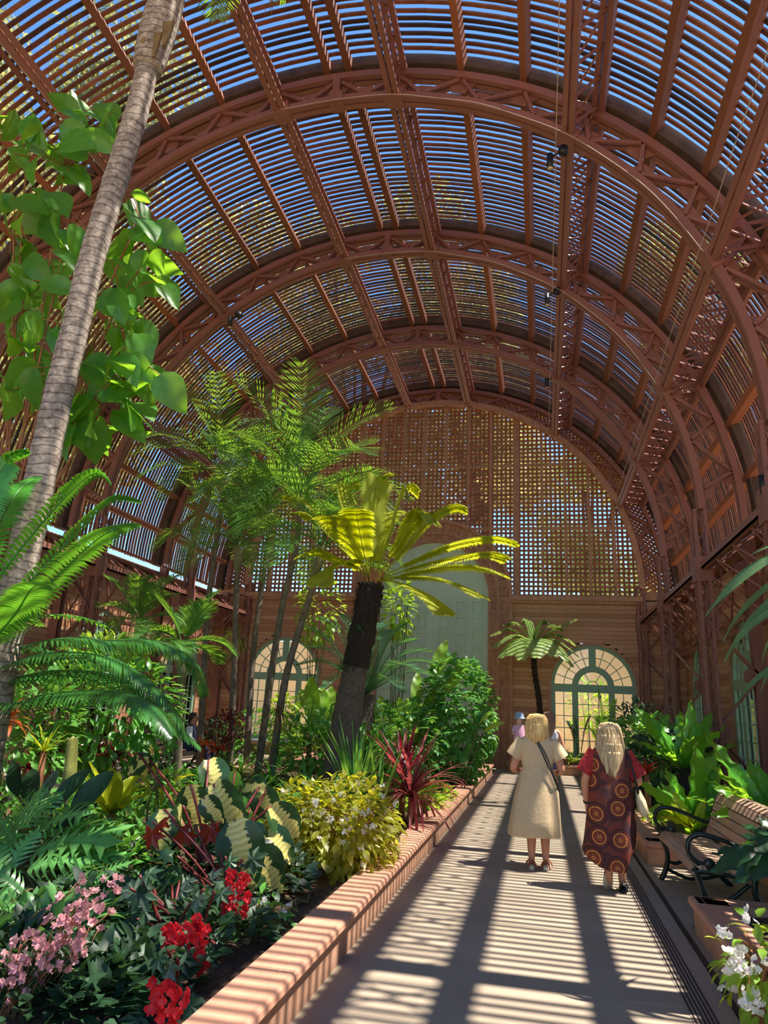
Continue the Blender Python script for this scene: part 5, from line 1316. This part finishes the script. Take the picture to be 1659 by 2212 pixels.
# cables strung under the trusses
def cable(label, pts):
    b = MB(); b.tube(smooth(pts, 6), .006, 5); tag(b.build('cable', 'white_cord', None, True), label, 'cable', 'thin pale cables under the trusses')
M_plain('white_cord', (190, 176, 160), .6, .1, 5)
for q, nm in ((37.5, 'right of the crown'), (65.7, 'low on the right flank'), (-37.5, 'left of the crown')):
    a = D(q); x, z = vp(a, RI - .06); cable('thin pale cable running along the lattice truss %s' % nm, [Vector((x - .12, y, z - (.03 if k % 2 else 0))) for k, y in enumerate([3 + 1.06 * j for j in range(18)])])
for ay, l in ((9.45, 'the largest arch'), (13.7, 'the second arch')):
    cable('thin pale cable looped below %s right of the crown' % l, [Vector((VX + (RI - .06) * math.sin(D(q)), ay - .2, VZ + (RI - .05 - (.03 if k % 2 else 0)) * math.cos(D(q)))) for k, q in enumerate((-9, 0, 9, 16, 23, 30, 37.5, 45, 52, 58, 65))])
# ================================================================== people
random.seed(91)
M_plain('skin', (206, 142, 108), .55, .08, 6)
M_plain('skin_pale', (226, 178, 150), .55, .06, 6)
M_plain('linen', (214, 186, 144), .9, .08, 30, bmp=.25)
def M_hair(name, a, bcol):
    m, t, b = new_mat(name); f = noise(t, coords(t, (60, 60, 4)), 1.0, 4, .6)
    t.links.new(ramp(t, f, [(.3, lin(*a)), (.7, lin(*bcol))]), b.inputs['Base Color']); b.inputs['Roughness'].default_value = .45; bump(t, b, f, .5, .01)
M_hair('hair_blonde', (200, 138, 66), (250, 222, 150)); M_hair('hair_ash', (150, 116, 74), (230, 204, 156)); M_hair('hair_brown', (110, 72, 48), (196, 150, 116)); M_hair('hair_dark', (44, 30, 24), (84, 58, 44))
M_plain('navy', (40, 48, 74), .8, .2, 10); M_plain('white_cloth', (232, 232, 238), .85, .05, 10); M_plain('pink_cloth', (224, 170, 196), .85, .08, 10); M_plain('cream_bag', (224, 206, 160), .8, .1, 20)
M_plain('black_strap', (26, 26, 30), .5, .15, 20); M_plain('sandal', (150, 84, 58), .6, .15, 20); M_plain('sole', (226, 206, 176), .7, .08, 20); M_plain('shoe_black', (22, 20, 22), .6, .2, 20)
M_plain('stripe_top', (208, 212, 226), .8, .2, 18); M_plain('sun_hat', (150, 170, 196), .8, .25, 60); M_plain('lens_dark', (12, 12, 14), .2, .1, 4)
def _mandala():
    m, t, b = new_mat('mandala')
    tc = t.nodes.new('ShaderNodeTexCoord'); sp = t.nodes.new('ShaderNodeSeparateXYZ'); t.links.new(tc.outputs['Object'], sp.inputs[0])
    cb = t.nodes.new('ShaderNodeCombineXYZ'); t.links.new(sp.outputs[0], cb.inputs[0]); t.links.new(sp.outputs[2], cb.inputs[1])
    vo = t.nodes.new('ShaderNodeTexVoronoi'); vo.voronoi_dimensions = '2D'; vo.inputs['Scale'].default_value = 4.4; vo.inputs['Randomness'].default_value = .42
    t.links.new(cb.outputs[0], vo.inputs['Vector'])
    fine = t.nodes.new('ShaderNodeTexVoronoi'); fine.voronoi_dimensions = '2D'; fine.inputs['Scale'].default_value = 70; t.links.new(cb.outputs[0], fine.inputs['Vector'])
    nb = noise(t, cb.outputs[0], 3.2, 3)
    bgc = ramp(t, nb, [(.36, lin(30, 28, 52)), (.46, lin(112, 58, 46)), (.64, lin(150, 62, 48))])
    rings = ramp(t, vo.outputs['Distance'], [(0, lin(70, 30, 24)), (.07, lin(226, 140, 70)), (.10, lin(90, 34, 28)), (.16, lin(170, 80, 50)), (.20, lin(40, 24, 30)), (.245, lin(214, 110, 50)), (.275, lin(236, 160, 84)), (.30, lin(70, 30, 30)), (.36, lin(120, 52, 42)), (.42, lin(60, 30, 36))])
    ms = ramp(t, vo.outputs['Distance'], [(.42, (1, 1, 1, 1)), (.5, (0, 0, 0, 1))])
    c = mixcol(t, ms, bgc, rings)
    dots = ramp(t, fine.outputs['Distance'], [(.18, (1.5, 1.3, 1.1, 1)), (.4, (.72, .72, .72, 1))])
    n = t.nodes.new('ShaderNodeMix'); n.data_type = 'RGBA'; n.blend_type = 'MULTIPLY'; n.inputs[0].default_value = .8
    t.links.new(c, n.inputs[6]); t.links.new(dots, n.inputs[7]); t.links.new(n.outputs[2], b.inputs['Base Color']); b.inputs['Roughness'].default_value = .8
_mandala()
M_plain('mandala_red', (170, 40, 40), .8, .5, 26)
def skin_body(root, joints, edges, mat, name='body', sub=2):
    """continuous body grown along a skeleton: joints = {name: (x, y, z, rx, ry)} in the person's frame"""
    ks = list(joints); me = bpy.data.meshes.new(name)
    me.from_pydata([joints[k][:3] for k in ks], [(ks.index(a), ks.index(b_)) for a, b_ in edges], [])
    o = bpy.data.objects.new(name, me); COL.objects.link(o)
    bm = bmesh.new(); bm.from_mesh(me); lay = bm.verts.layers.skin.verify()
    bm.verts.ensure_lookup_table()
    for i, k in enumerate(ks):
        v = bm.verts[i][lay]; j = joints[k]; v.radius = (j[3], j[4] if len(j) > 4 else j[3]); v.use_root = (i == 0)
    bm.to_mesh(me); bm.free()
    sk = o.modifiers.new('skin', 'SKIN'); sk.use_smooth_shade = True; sk.branch_smoothing = .3
    ss = o.modifiers.new('sub', 'SUBSURF'); ss.levels = sub; ss.render_levels = sub
    dg = bpy.context.evaluated_depsgraph_get(); dg.update(); m2 = bpy.data.meshes.new_from_object(o.evaluated_get(dg))
    bpy.data.objects.remove(o); m2.materials.clear(); m2.materials.append(MATS[mat])
    m2.polygons.foreach_set('use_smooth', [True] * len(m2.polygons))
    return obj(name, m2, root)
def loft(root, name, rings, mat, n=44, ripple=0.0, k=7, cap=False, seed=0):
    """rings of (z, half width, half depth, x, y, ripple factor)"""
    random.seed(seed); ph = [R(0, 6) for _ in range(4)]; b = MB()
    for (z, hw, hd, x, y, rp) in rings:
        for i in range(n):
            a = 2 * PI * i / n; r = 1 + ripple * rp * (math.sin(k * a + ph[0]) + .6 * math.sin((k + 4) * a + ph[1] + z * 3)); c, s = math.cos(a), math.sin(a)
            b.v.append((x + hw * r * math.copysign(abs(c) ** .85, c), y + hd * r * math.copysign(abs(s) ** .85, s), z + .006 * rp * math.sin(3 * a + ph[2])))
    for j in range(len(rings) - 1):
        for i in range(n):
            p = j * n + i; q = j * n + (i + 1) % n; b.f.append((p, q, q + n, p + n))
    if cap: b.f.append(tuple(range((len(rings) - 1) * n, len(rings) * n)))
    return b.build(name, mat, root, True)
def sleeve(root, name, a, e, r0, r1, mat):
    b = MB(); a, e = Vector(a), Vector(e); d = e - a; P_ = [a + d * t for t in (0, .3, .65, 1)]; b.tube(P_, [r0, r0 * 1.02, (r0 + r1) / 2 * 1.05, r1], 16, False); return b.build(name, mat, root, True)
def hair(root, mat, rings, n=48, amp=.06, strands=60, drop=.1, seed=3, rs=.008, wavy=0.0):
    """rings (z, rx, ry, y) from crown to tips, plus separate locks at the ends"""
    random.seed(seed); b = MB(); rid = [R(-amp, amp) for _ in range(n)]
    for j, (z, rx, ry, y) in enumerate(rings):
        for i in range(n):
            a = 2 * PI * i / n; r = 1 + rid[i] * min(1, j / 2.0) + (R(-.02, .02) if j > 1 else 0); b.v.append((rx * r * math.cos(a), y + ry * r * math.sin(a), z + (R(-.02, .01) if j == len(rings) - 1 else 0)))
    for j in range(len(rings) - 1):
        for i in range(n):
            p = j * n + i; q = j * n + (i + 1) % n; b.f.append((p, q, q + n, p + n))
    b.f.append(tuple(range(n - 1, -1, -1)))
    for k in range(strands):
        a = R(PI, 2 * PI) if k % 3 else R(0, 2 * PI); j0 = random.randint(1, max(1, len(rings) - 3)); pts = []
        for j in range(j0, len(rings)):
            z, rx, ry, y = rings[j]; aa = a + R(-.08, .08) + wavy * (1 if j % 2 else -1); pts.append((rx * 1.03 * math.cos(aa), y + ry * 1.03 * math.sin(aa), z))
        z, rx, ry, y = rings[-1]; pts.append((rx * R(.8, 1.1) * math.cos(a), y + ry * R(.8, 1.1) * math.sin(a), z - R(.2, 1) * drop))
        P_ = smooth(pts, 3); b.tube(P_, [rs * (1 - .8 * i / len(P_)) for i in range(len(P_))], 5)
    return b.build('hair', mat, root, True)
def foot(root, x, y, rz, tilt, shoe, sole, name='sandal', z=0.0, strap=True):
    """shoe pointing to +Y"""
    s = empty(name + '_tmp'); bpy.data.objects.remove(s)
    M = Matrix.Translation((x, y, z)) @ Matrix.Rotation(rz, 4, 'Z') @ Matrix.Rotation(tilt, 4, 'X')
    b = MB(); n = 20; out = []
    for i in range(n):
        a = 2 * PI * i / n; w = .043 * (1 + .12 * math.sin(a)); out.append((w * math.cos(a), .065 + .122 * math.sin(a)))
    for zz in (0, .035): b.v += [tuple(M @ Vector((u, v, zz))) for u, v in out]
    for i in range(n): b.f.append((i, (i + 1) % n, n + (i + 1) % n, n + i))
    b.f.append(tuple(range(n - 1, -1, -1))); b.f.append(tuple(range(n, 2 * n)))
    o = b.build(name, sole, root, True)
    if strap:
        for (yy, h, w) in ((-.03, .075, .045), (.0, .05, .04), (.11, .06, .05)):
            b = MB(); b.tube([M @ Vector((w * math.cos(a), yy, .02 + h * math.sin(a))) for a in [PI * k / 8 for k in range(9)]], .009, 6); b.build('shoe_strap', shoe, o)
    else:
        b = MB()
        for j, (yy, w, h) in enumerate(((-.058, .022, .05), (-.04, .036, .075), (.0, .04, .07), (.06, .043, .055), (.12, .044, .045), (.17, .03, .03), (.187, .01, .02))):
            b.v += [tuple(M @ Vector((w * math.cos(a), yy, .02 + h * math.sin(a)))) for a in [PI * k / 8 for k in range(9)]]
        for j in range(6):
            for k in range(8): p = j * 9 + k; b.f.append((p, p + 1, p + 10, p + 9))
        b.build('shoe_upper', shoe, o, True)
    return o
def hand_joints(J, E, tag_, wrist, d, side, curl):
    """palm, four fingers and a thumb from the wrist joint along d; side = direction of the thumb; curl = direction the fingers bend to"""
    w, d, s, c = Vector(wrist), Vector(d).normalized(), Vector(side).normalized(), Vector(curl).normalized()
    pm = w + d * .045; J[tag_ + 'palm'] = (*pm, .026, .018); E.append((tag_ + 'wr', tag_ + 'palm'))
    for k, (off, ln) in enumerate(((.026, .062), (.009, .07), (-.009, .066), (-.026, .052))):
        p = w + d * .085 + s * off; q = p + (d + c * .35).normalized() * ln * .5; r_ = q + (d * .7 + c * .8).normalized() * ln * .5
        for nm, v, rr in (('a', p, .010), ('b', q, .0085), ('c', r_, .007)): J['%sf%d%s' % (tag_, k, nm)] = (*v, rr)
        E.append((tag_ + 'palm', '%sf%da' % (tag_, k))); E.append(('%sf%da' % (tag_, k), '%sf%db' % (tag_, k))); E.append(('%sf%db' % (tag_, k), '%sf%dc' % (tag_, k)))
    p = w + d * .04 + s * .036; q = p + (d + s * .5).normalized() * .035; J[tag_ + 't1'] = (*p, .012); J[tag_ + 't2'] = (*q, .009); E.append((tag_ + 'palm', tag_ + 't1')); E.append((tag_ + 't1', tag_ + 't2'))
def standing(height, hw, arms, legs, feet_y=0.0):
    """skeleton facing +Y; arms/legs are dicts of joints"""
    h = height
    J = {'pelvis': (0, 0, .53 * h, .15, .115), 'waist': (0, 0, .62 * h, .135, .1), 'chest': (0, 0, .73 * h, .155, .11), 'neck': (0, 0, .835 * h, .055), 'nape': (0, .01, .865 * h, .052), 'head1': (0, .02, .905 * h, .072, .085), 'head2': (0, .02, .955 * h, .075, .09), 'head3': (0, .015, .985 * h, .05)}
    E = [('pelvis', 'waist'), ('waist', 'chest'), ('chest', 'neck'), ('neck', 'nape'), ('nape', 'head1'), ('head1', 'head2'), ('head2', 'head3')]
    for sd, A in arms.items():
        sx = -1 if sd == 'L' else 1
        J[sd + 'sh'] = (sx * hw, 0, .80 * h, .06); J[sd + 'el'] = (*A['el'], .043); J[sd + 'fm'] = (*Vector(A['el']).lerp(Vector(A['wr']), .35), .042); J[sd + 'wr'] = (*A['wr'], .027, .022)
        E += [('chest', sd + 'sh'), (sd + 'sh', sd + 'el'), (sd + 'el', sd + 'fm'), (sd + 'fm', sd + 'wr')]
        hand_joints(J, E, sd, A['wr'], A['hd'], A.get('th', (-sx, .3, 0)), A.get('cu', (-sx * .3, 1, 0)))
    for sd, Lg in legs.items():
        sx = -1 if sd == 'L' else 1
        J[sd + 'hip'] = (sx * .09, 0, .48 * h, .088); J[sd + 'kn'] = (*Lg['kn'], .058); J[sd + 'cf'] = (*Lg['cf'], .054, .056); J[sd + 'an'] = (*Lg['an'], .036); J[sd + 'ft'] = (*Lg['ft'], .036, .024); 
        E += [('pelvis', sd + 'hip'), (sd + 'hip', sd + 'kn'), (sd + 'kn', sd + 'cf'), (sd + 'cf', sd + 'an'), (sd + 'an', sd + 'ft')]
    return J, E

# ---- woman in the tan dress
wl = PZ(1163, 1877, 0.0)
w1 = empty('person', (wl.x, wl.y, 0), 'blonde person in a long tan linen dress with a dark crossbody strap, walking away', 'person', 'visitors walking away down the path')
arms = {'L': dict(el=(-.272, -.02, 1.0), wr=(-.19, .2, .98), hd=(.3, 1, -.05)), 'R': dict(el=(.272, -.02, 1.0), wr=(.19, .2, .98), hd=(-.3, 1, -.05))}
legs = {'L': dict(kn=(-.075, 0, .44), cf=(-.07, -.015, .31), an=(-.07, -.01, .085), ft=(-.07, .1, .055)), 'R': dict(kn=(.075, .05, .44), cf=(.075, .03, .31), an=(.08, .03, .085), ft=(.08, .14, .055))}
J, E = standing(1.60, .175, arms, legs); skin_body(w1, J, E, 'skin')
loft(w1, 'dress', [(.335, .29, .235, -.045, .0, 1), (.34, .29, .24, -.045, 0, 1), (.5, .275, .225, -.03, 0, .9), (.7, .252, .205, -.015, 0, .7), (.86, .222, .19, 0, 0, .4), (.96, .198, .165, 0, 0, .25), (1.04, .162, .134, 0, 0, .15), (1.14, .19, .142, 0, 0, .1), (1.24, .205, .14, 0, 0, .1), (1.31, .20, .12, 0, -.005, .05), (1.35, .165, .1, 0, -.005, 0), (1.375, .1, .085, 0, 0, 0), (1.39, .068, .068, 0, 0, 0)], 'linen', ripple=.035, k=6, seed=5)
loft(w1, 'waist_seam', [(1.03, .167, .139, 0, 0, .15), (1.04, .169, .141, 0, 0, .15), (1.05, .167, .139, 0, 0, .15)], 'linen', ripple=.035, k=6, seed=5)
sleeve(w1, 'sleeve', (-.15, 0, 1.315), (-.262, .0, 1.14), .082, .092, 'linen'); sleeve(w1, 'sleeve', (.15, 0, 1.315), (.262, .0, 1.14), .082, .092, 'linen')
hair(w1, 'hair_blonde', [(1.615, .03, .035, .01), (1.60, .075, .085, .005), (1.56, .108, .118, 0), (1.50, .122, .13, -.005), (1.43, .125, .125, -.015), (1.37, .122, .11, -.03), (1.33, .10, .085, -.045)], strands=150, drop=.06, seed=4, rs=.010, wavy=.1)
b = MB(); b.tube(smooth([(-.03, .1, 1.39), (-.045, .0, 1.405), (-.03, -.10, 1.36), (.03, -.145, 1.25), (.1, -.165, 1.1), (.16, -.17, .98), (.2, -.14, .88), (.235, -.02, .8)], 5), .0085, 6); b.build('bag_strap', 'black_strap', w1, True)
b = MB(); b.tube(smooth([(-.05, .1, 1.39), (-.06, .0, 1.405), (-.02, -.10, 1.36), (.055, -.145, 1.25), (.12, -.165, 1.12), (.165, -.168, 1.0), (.205, -.14, .9), (.235, -.02, .8)], 5), .006, 6); b.build('bag_strap', 'black_strap', w1, True)
foot(w1, -.07, -.06, .1, 0, 'sandal', 'sole'); foot(w1, .08, -.02, -.15, 0, 'sandal', 'sole')

# ---- woman in the patterned dress
wl = PZ(1328, 1925, 0.0)
w2 = empty('person', (wl.x, wl.y, 0), 'person with long ash-blond hair in a dark patterned mandala dress, walking away', 'person', 'visitors walking away down the path')
arms = {'L': dict(el=(-.255, -.02, .98), wr=(-.235, .07, .76), hd=(.05, .25, -1), th=(.2, 1, 0), cu=(1, .3, 0)), 'R': dict(el=(.27, -.03, 1.0), wr=(.2, .19, .98), hd=(-.4, 1, 0))}
legs = {'L': dict(kn=(-.07, .05, .43), cf=(-.065, -.06, .34), an=(-.055, -.10, .17), ft=(-.055, -.03, .075)), 'R': dict(kn=(.075, .04, .43), cf=(.08, .03, .3), an=(.075, .03, .08), ft=(.08, .14, .05))}
J, E = standing(1.55, .17, arms, legs); skin_body(w2, J, E, 'skin')
o = loft(w2, 'dress', [(.20, .225, .22, -.05, 0, 1), (.23, .245, .225, -.04, 0, 1), (.45, .24, .215, -.025, 0, .9), (.7, .222, .2, -.01, 0, .7), (.9, .207, .185, 0, 0, .5), (1.05, .195, .165, 0, 0, .3), (1.18, .2, .145, 0, 0, .15), (1.26, .195, .125, 0, -.005, .1), (1.305, .15, .1, 0, -.005, 0), (1.33, .08, .08, 0, 0, 0)], 'mandala', ripple=.04, k=6, seed=8)
for v in o.data.vertices:        # hem lower on the right-hand centre, higher at the sides
    if v.co.z < .4: v.co.z += .09 * (abs(v.co.x + .0) / .24) ** 2 + (.10 if v.co.x > .12 else 0)
sleeve(w2, 'sleeve', (-.14, 0, 1.27), (-.255, -.01, 1.06), .08, .088, 'mandala_red'); sleeve(w2, 'sleeve', (.14, 0, 1.27), (.262, -.01, 1.05), .08, .088, 'mandala_red')
hair(w2, 'hair_ash', [(1.565, .03, .035, .01), (1.55, .07, .08, .005), (1.51, .102, .11, 0), (1.44, .118, .122, -.01), (1.36, .128, .118, -.03), (1.28, .13, .1, -.055), (1.2, .11, .07, -.09), (1.13, .075, .045, -.12)], strands=150, drop=.1, seed=6, rs=.009, wavy=.06)
b = MB(); b.tube(smooth([(.12, .1, 1.3), (.145, 0, 1.33), (.16, -.1, 1.28), (.2, -.15, 1.1), (.235, -.14, .95), (.25, -.06, .85)], 5), .012, 6); b.build('bag_strap', 'black_strap', w2, True)
loft(w2, 'shoulder_bag', [(.70, .03, .05, .30, -.06, 0), (.74, .05, .09, .29, -.06, 1), (.84, .045, .1, .27, -.06, 1), (.93, .025, .07, .25, -.05, 0)], 'cream_bag', n=20, ripple=.05, cap=True)
b = MB(); b.tube([(-.237, .058, .795), (-.236, .066, .775)], [.034, .034], 14); b.build('wristwatch', 'black_strap', w2, True)
foot(w2, -.055, -.09, .1, -1.0, 'shoe_black', 'sole', 'shoe', .15, False); foot(w2, .08, -.02, -.1, 0, 'shoe_black', 'shoe_black', 'shoe', 0, False)

# ---- woman further down the path, carrying a baby
wl = Vector((PY(1186, 1600, 14.2).x, 14.2, 0))
w3 = empty('person', wl, 'person with long brown hair and sleeveless pale top holding a baby down the path', 'person')
arms = {'L': dict(el=(-.26, .1, 1.12), wr=(-.42, .12, 1.22), hd=(-.6, .1, .5)), 'R': dict(el=(.25, -.02, 1.04), wr=(.23, .1, .82), hd=(0, .3, -1))}
legs = {s: dict(kn=(x, .02, .46), cf=(x, -.01, .32), an=(x, 0, .085), ft=(x, .11, .05)) for s, x in (('L', -.09), ('R', .09))}
J, E = standing(1.64, .17, arms, legs); skin_body(w3, J, E, 'skin')
loft(w3, 'top', [(.86, .18, .15, 0, 0, 1), (1.0, .165, .135, 0, 0, .6), (1.14, .17, .13, 0, 0, .2), (1.26, .175, .125, 0, 0, 0), (1.34, .12, .1, 0, 0, 0)], 'stripe_top', ripple=.03)
loft(w3, 'shorts', [(.56, .2, .15, 0, 0, .6), (.7, .195, .16, 0, 0, .3), (.88, .17, .14, 0, 0, 0)], 'navy', ripple=.03)
hair(w3, 'hair_brown', [(1.655, .03, .03, .01), (1.64, .07, .08, .005), (1.59, .1, .108, 0), (1.52, .108, .112, -.01), (1.43, .11, .1, -.03), (1.34, .1, .08, -.06), (1.25, .07, .05, -.1)], strands=80, drop=.06, seed=7)
foot(w3, -.09, -.05, .1, 0, 'sandal', 'sole'); foot(w3, .09, -.05, -.1, 0, 'sandal', 'sole')
bl = PY(1122, 1590, 14.1)
bb_ = empty('person', bl, 'baby in a checked sun hat and pink top held over the shoulder, looking back', 'person')
J = {'pelvis': (0, 0, -.05, .085, .075), 'chest': (0, 0, .14, .085, .075), 'neck': (0, 0, .215, .04), 'head1': (0, -.01, .28, .066, .07), 'head2': (0, -.01, .35, .07, .075), 'nose': (0, -.088, .295, .012), 'Lsh': (-.085, 0, .17, .035), 'Lel': (-.12, -.04, .08, .028), 'Lwr': (-.11, -.1, .04, .022), 'Lhd': (-.1, -.14, .04, .02), 'Rsh': (.085, 0, .17, .035), 'Rel': (.13, .02, .1, .028), 'Rwr': (.16, .02, .04, .022), 'Rhd': (.17, .02, .01, .02),
     'Lhip': (-.05, 0, -.1, .05), 'Lkn': (-.07, -.06, -.2, .04), 'Lft': (-.07, -.03, -.3, .03), 'Rhip': (.05, 0, -.1, .05), 'Rkn': (.08, -.04, -.2, .04), 'Rft': (.08, 0, -.3, .03)}
E = [('pelvis', 'chest'), ('chest', 'neck'), ('neck', 'head1'), ('head1', 'head2'), ('head1', 'nose')] + [(a + x, a + y) for a in 'LR' for x, y in (('sh', 'el'), ('el', 'wr'), ('wr', 'hd'), ('hip', 'kn'), ('kn', 'ft'))] + [('chest', a + 'sh') for a in 'LR'] + [('pelvis', a + 'hip') for a in 'LR']
skin_body(bb_, J, E, 'skin_pale')
loft(bb_, 'top', [(-.14, .11, .1, 0, 0, .4), (0, .108, .098, 0, 0, .2), (.12, .105, .09, 0, 0, 0), (.2, .08, .07, 0, 0, 0)], 'pink_cloth', n=24, ripple=.04)
sleeve(bb_, 'sleeve', (-.075, 0, .175), (-.115, -.07, .06), .042, .036, 'pink_cloth'); sleeve(bb_, 'sleeve', (.075, 0, .175), (.145, .02, .06), .042, .036, 'pink_cloth')
loft(bb_, 'sun_hat', [(.315, .115, .12, 0, -.01, .3), (.335, .088, .092, 0, -.01, 0), (.39, .08, .085, 0, -.01, 0), (.43, .05, .05, 0, -.01, 0), (.44, .01, .01, 0, -.01, 0)], 'sun_hat', n=24, ripple=.03, cap=True)

# ---- person sitting on the distant bench, looking right
sp = Vector((-7.62, 15.25, 0))
w4 = empty('person', sp, 'person in sunglasses, dark vest and white sleeves sitting on the distant bench', 'person')
w4.rotation_euler = (0, 0, -PI / 2 + .15)
J = {'pelvis': (0, 0, .54, .15, .12), 'waist': (0, .0, .68, .13, .1), 'chest': (0, .02, .88, .15, .105), 'neck': (0, .04, 1.04, .05), 'head1': (0, .07, 1.13, .068, .08), 'head2': (0, .06, 1.21, .072, .085), 'head3': (0, .05, 1.25, .05), 'nose': (0, .165, 1.14, .013), 'chin': (0, .12, 1.075, .03),
     'Lsh': (-.17, .02, .96, .055), 'Lel': (-.23, .08, .72, .042), 'Lwr': (-.14, .28, .62, .028), 'Rsh': (.17, .02, .96, .055), 'Rel': (.23, .08, .72, .042), 'Rwr': (.14, .28, .62, .028)}
E = [('pelvis', 'waist'), ('waist', 'chest'), ('chest', 'neck'), ('neck', 'head1'), ('head1', 'head2'), ('head2', 'head3'), ('head1', 'nose'), ('head1', 'chin')]
for s, x in (('L', -1), ('R', 1)):
    J[s + 'hip'] = (x * .1, .08, .52, .085); J[s + 'kn'] = (x * .12, .46, .5, .06); J[s + 'an'] = (x * .12, .48, .09, .038); J[s + 'ft'] = (x * .12, .6, .05, .036)
    E += [('chest', s + 'sh'), (s + 'sh', s + 'el'), (s + 'el', s + 'wr'), ('pelvis', s + 'hip'), (s + 'hip', s + 'kn'), (s + 'kn', s + 'an'), (s + 'an', s + 'ft')]
    hand_joints(J, E, s, J[s + 'wr'][:3], (-x * .5, 1, -.2), (-x, .2, .3), (0, .4, -1))
skin_body(w4, J, E, 'skin')
loft(w4, 'vest', [(.5, .19, .16, 0, 0, .3), (.68, .17, .14, 0, 0, .2), (.86, .19, .145, 0, .02, 0), (.97, .17, .11, 0, .02, 0), (1.03, .075, .07, 0, .03, 0)], 'navy', ripple=.03)
for x in (-1, 1):
    sleeve(w4, 'sleeve', (x * .15, .02, .965), (x * .232, .085, .72), .068, .055, 'white_cloth'); sleeve(w4, 'sleeve', (x * .232, .075, .725), (x * .15, .26, .63), .056, .04, 'white_cloth'); sleeve(w4, 'trouser_leg', (x * .1, .02, .53), (x * .12, .49, .515), .1, .078, 'navy'); sleeve(w4, 'trouser_leg', (x * .12, .46, .54), (x * .12, .49, .1), .076, .06, 'navy')
    foot(w4, x * .12, .46, 0, 0, 'shoe_black', 'shoe_black', 'shoe', 0, False)
hair(w4, 'hair_dark', [(1.285, .02, .02, .04), (1.27, .06, .07, .035), (1.22, .084, .095, .025), (1.16, .084, .07, -.005), (1.1, .06, .04, -.03), (1.06, .035, .03, -.04)], strands=30, drop=.04, seed=9)
b = MB(); b.box(-.07, -.008, .14, .155, 1.145, 1.19); b.box(.008, .07, .14, .155, 1.145, 1.19); b.box(-.075, .075, .138, .15, 1.178, 1.19); b.box(-.078, -.07, .03, .15, 1.17, 1.185); b.box(.07, .078, .03, .15, 1.17, 1.185); b.build('sunglasses', 'lens_dark', w4)
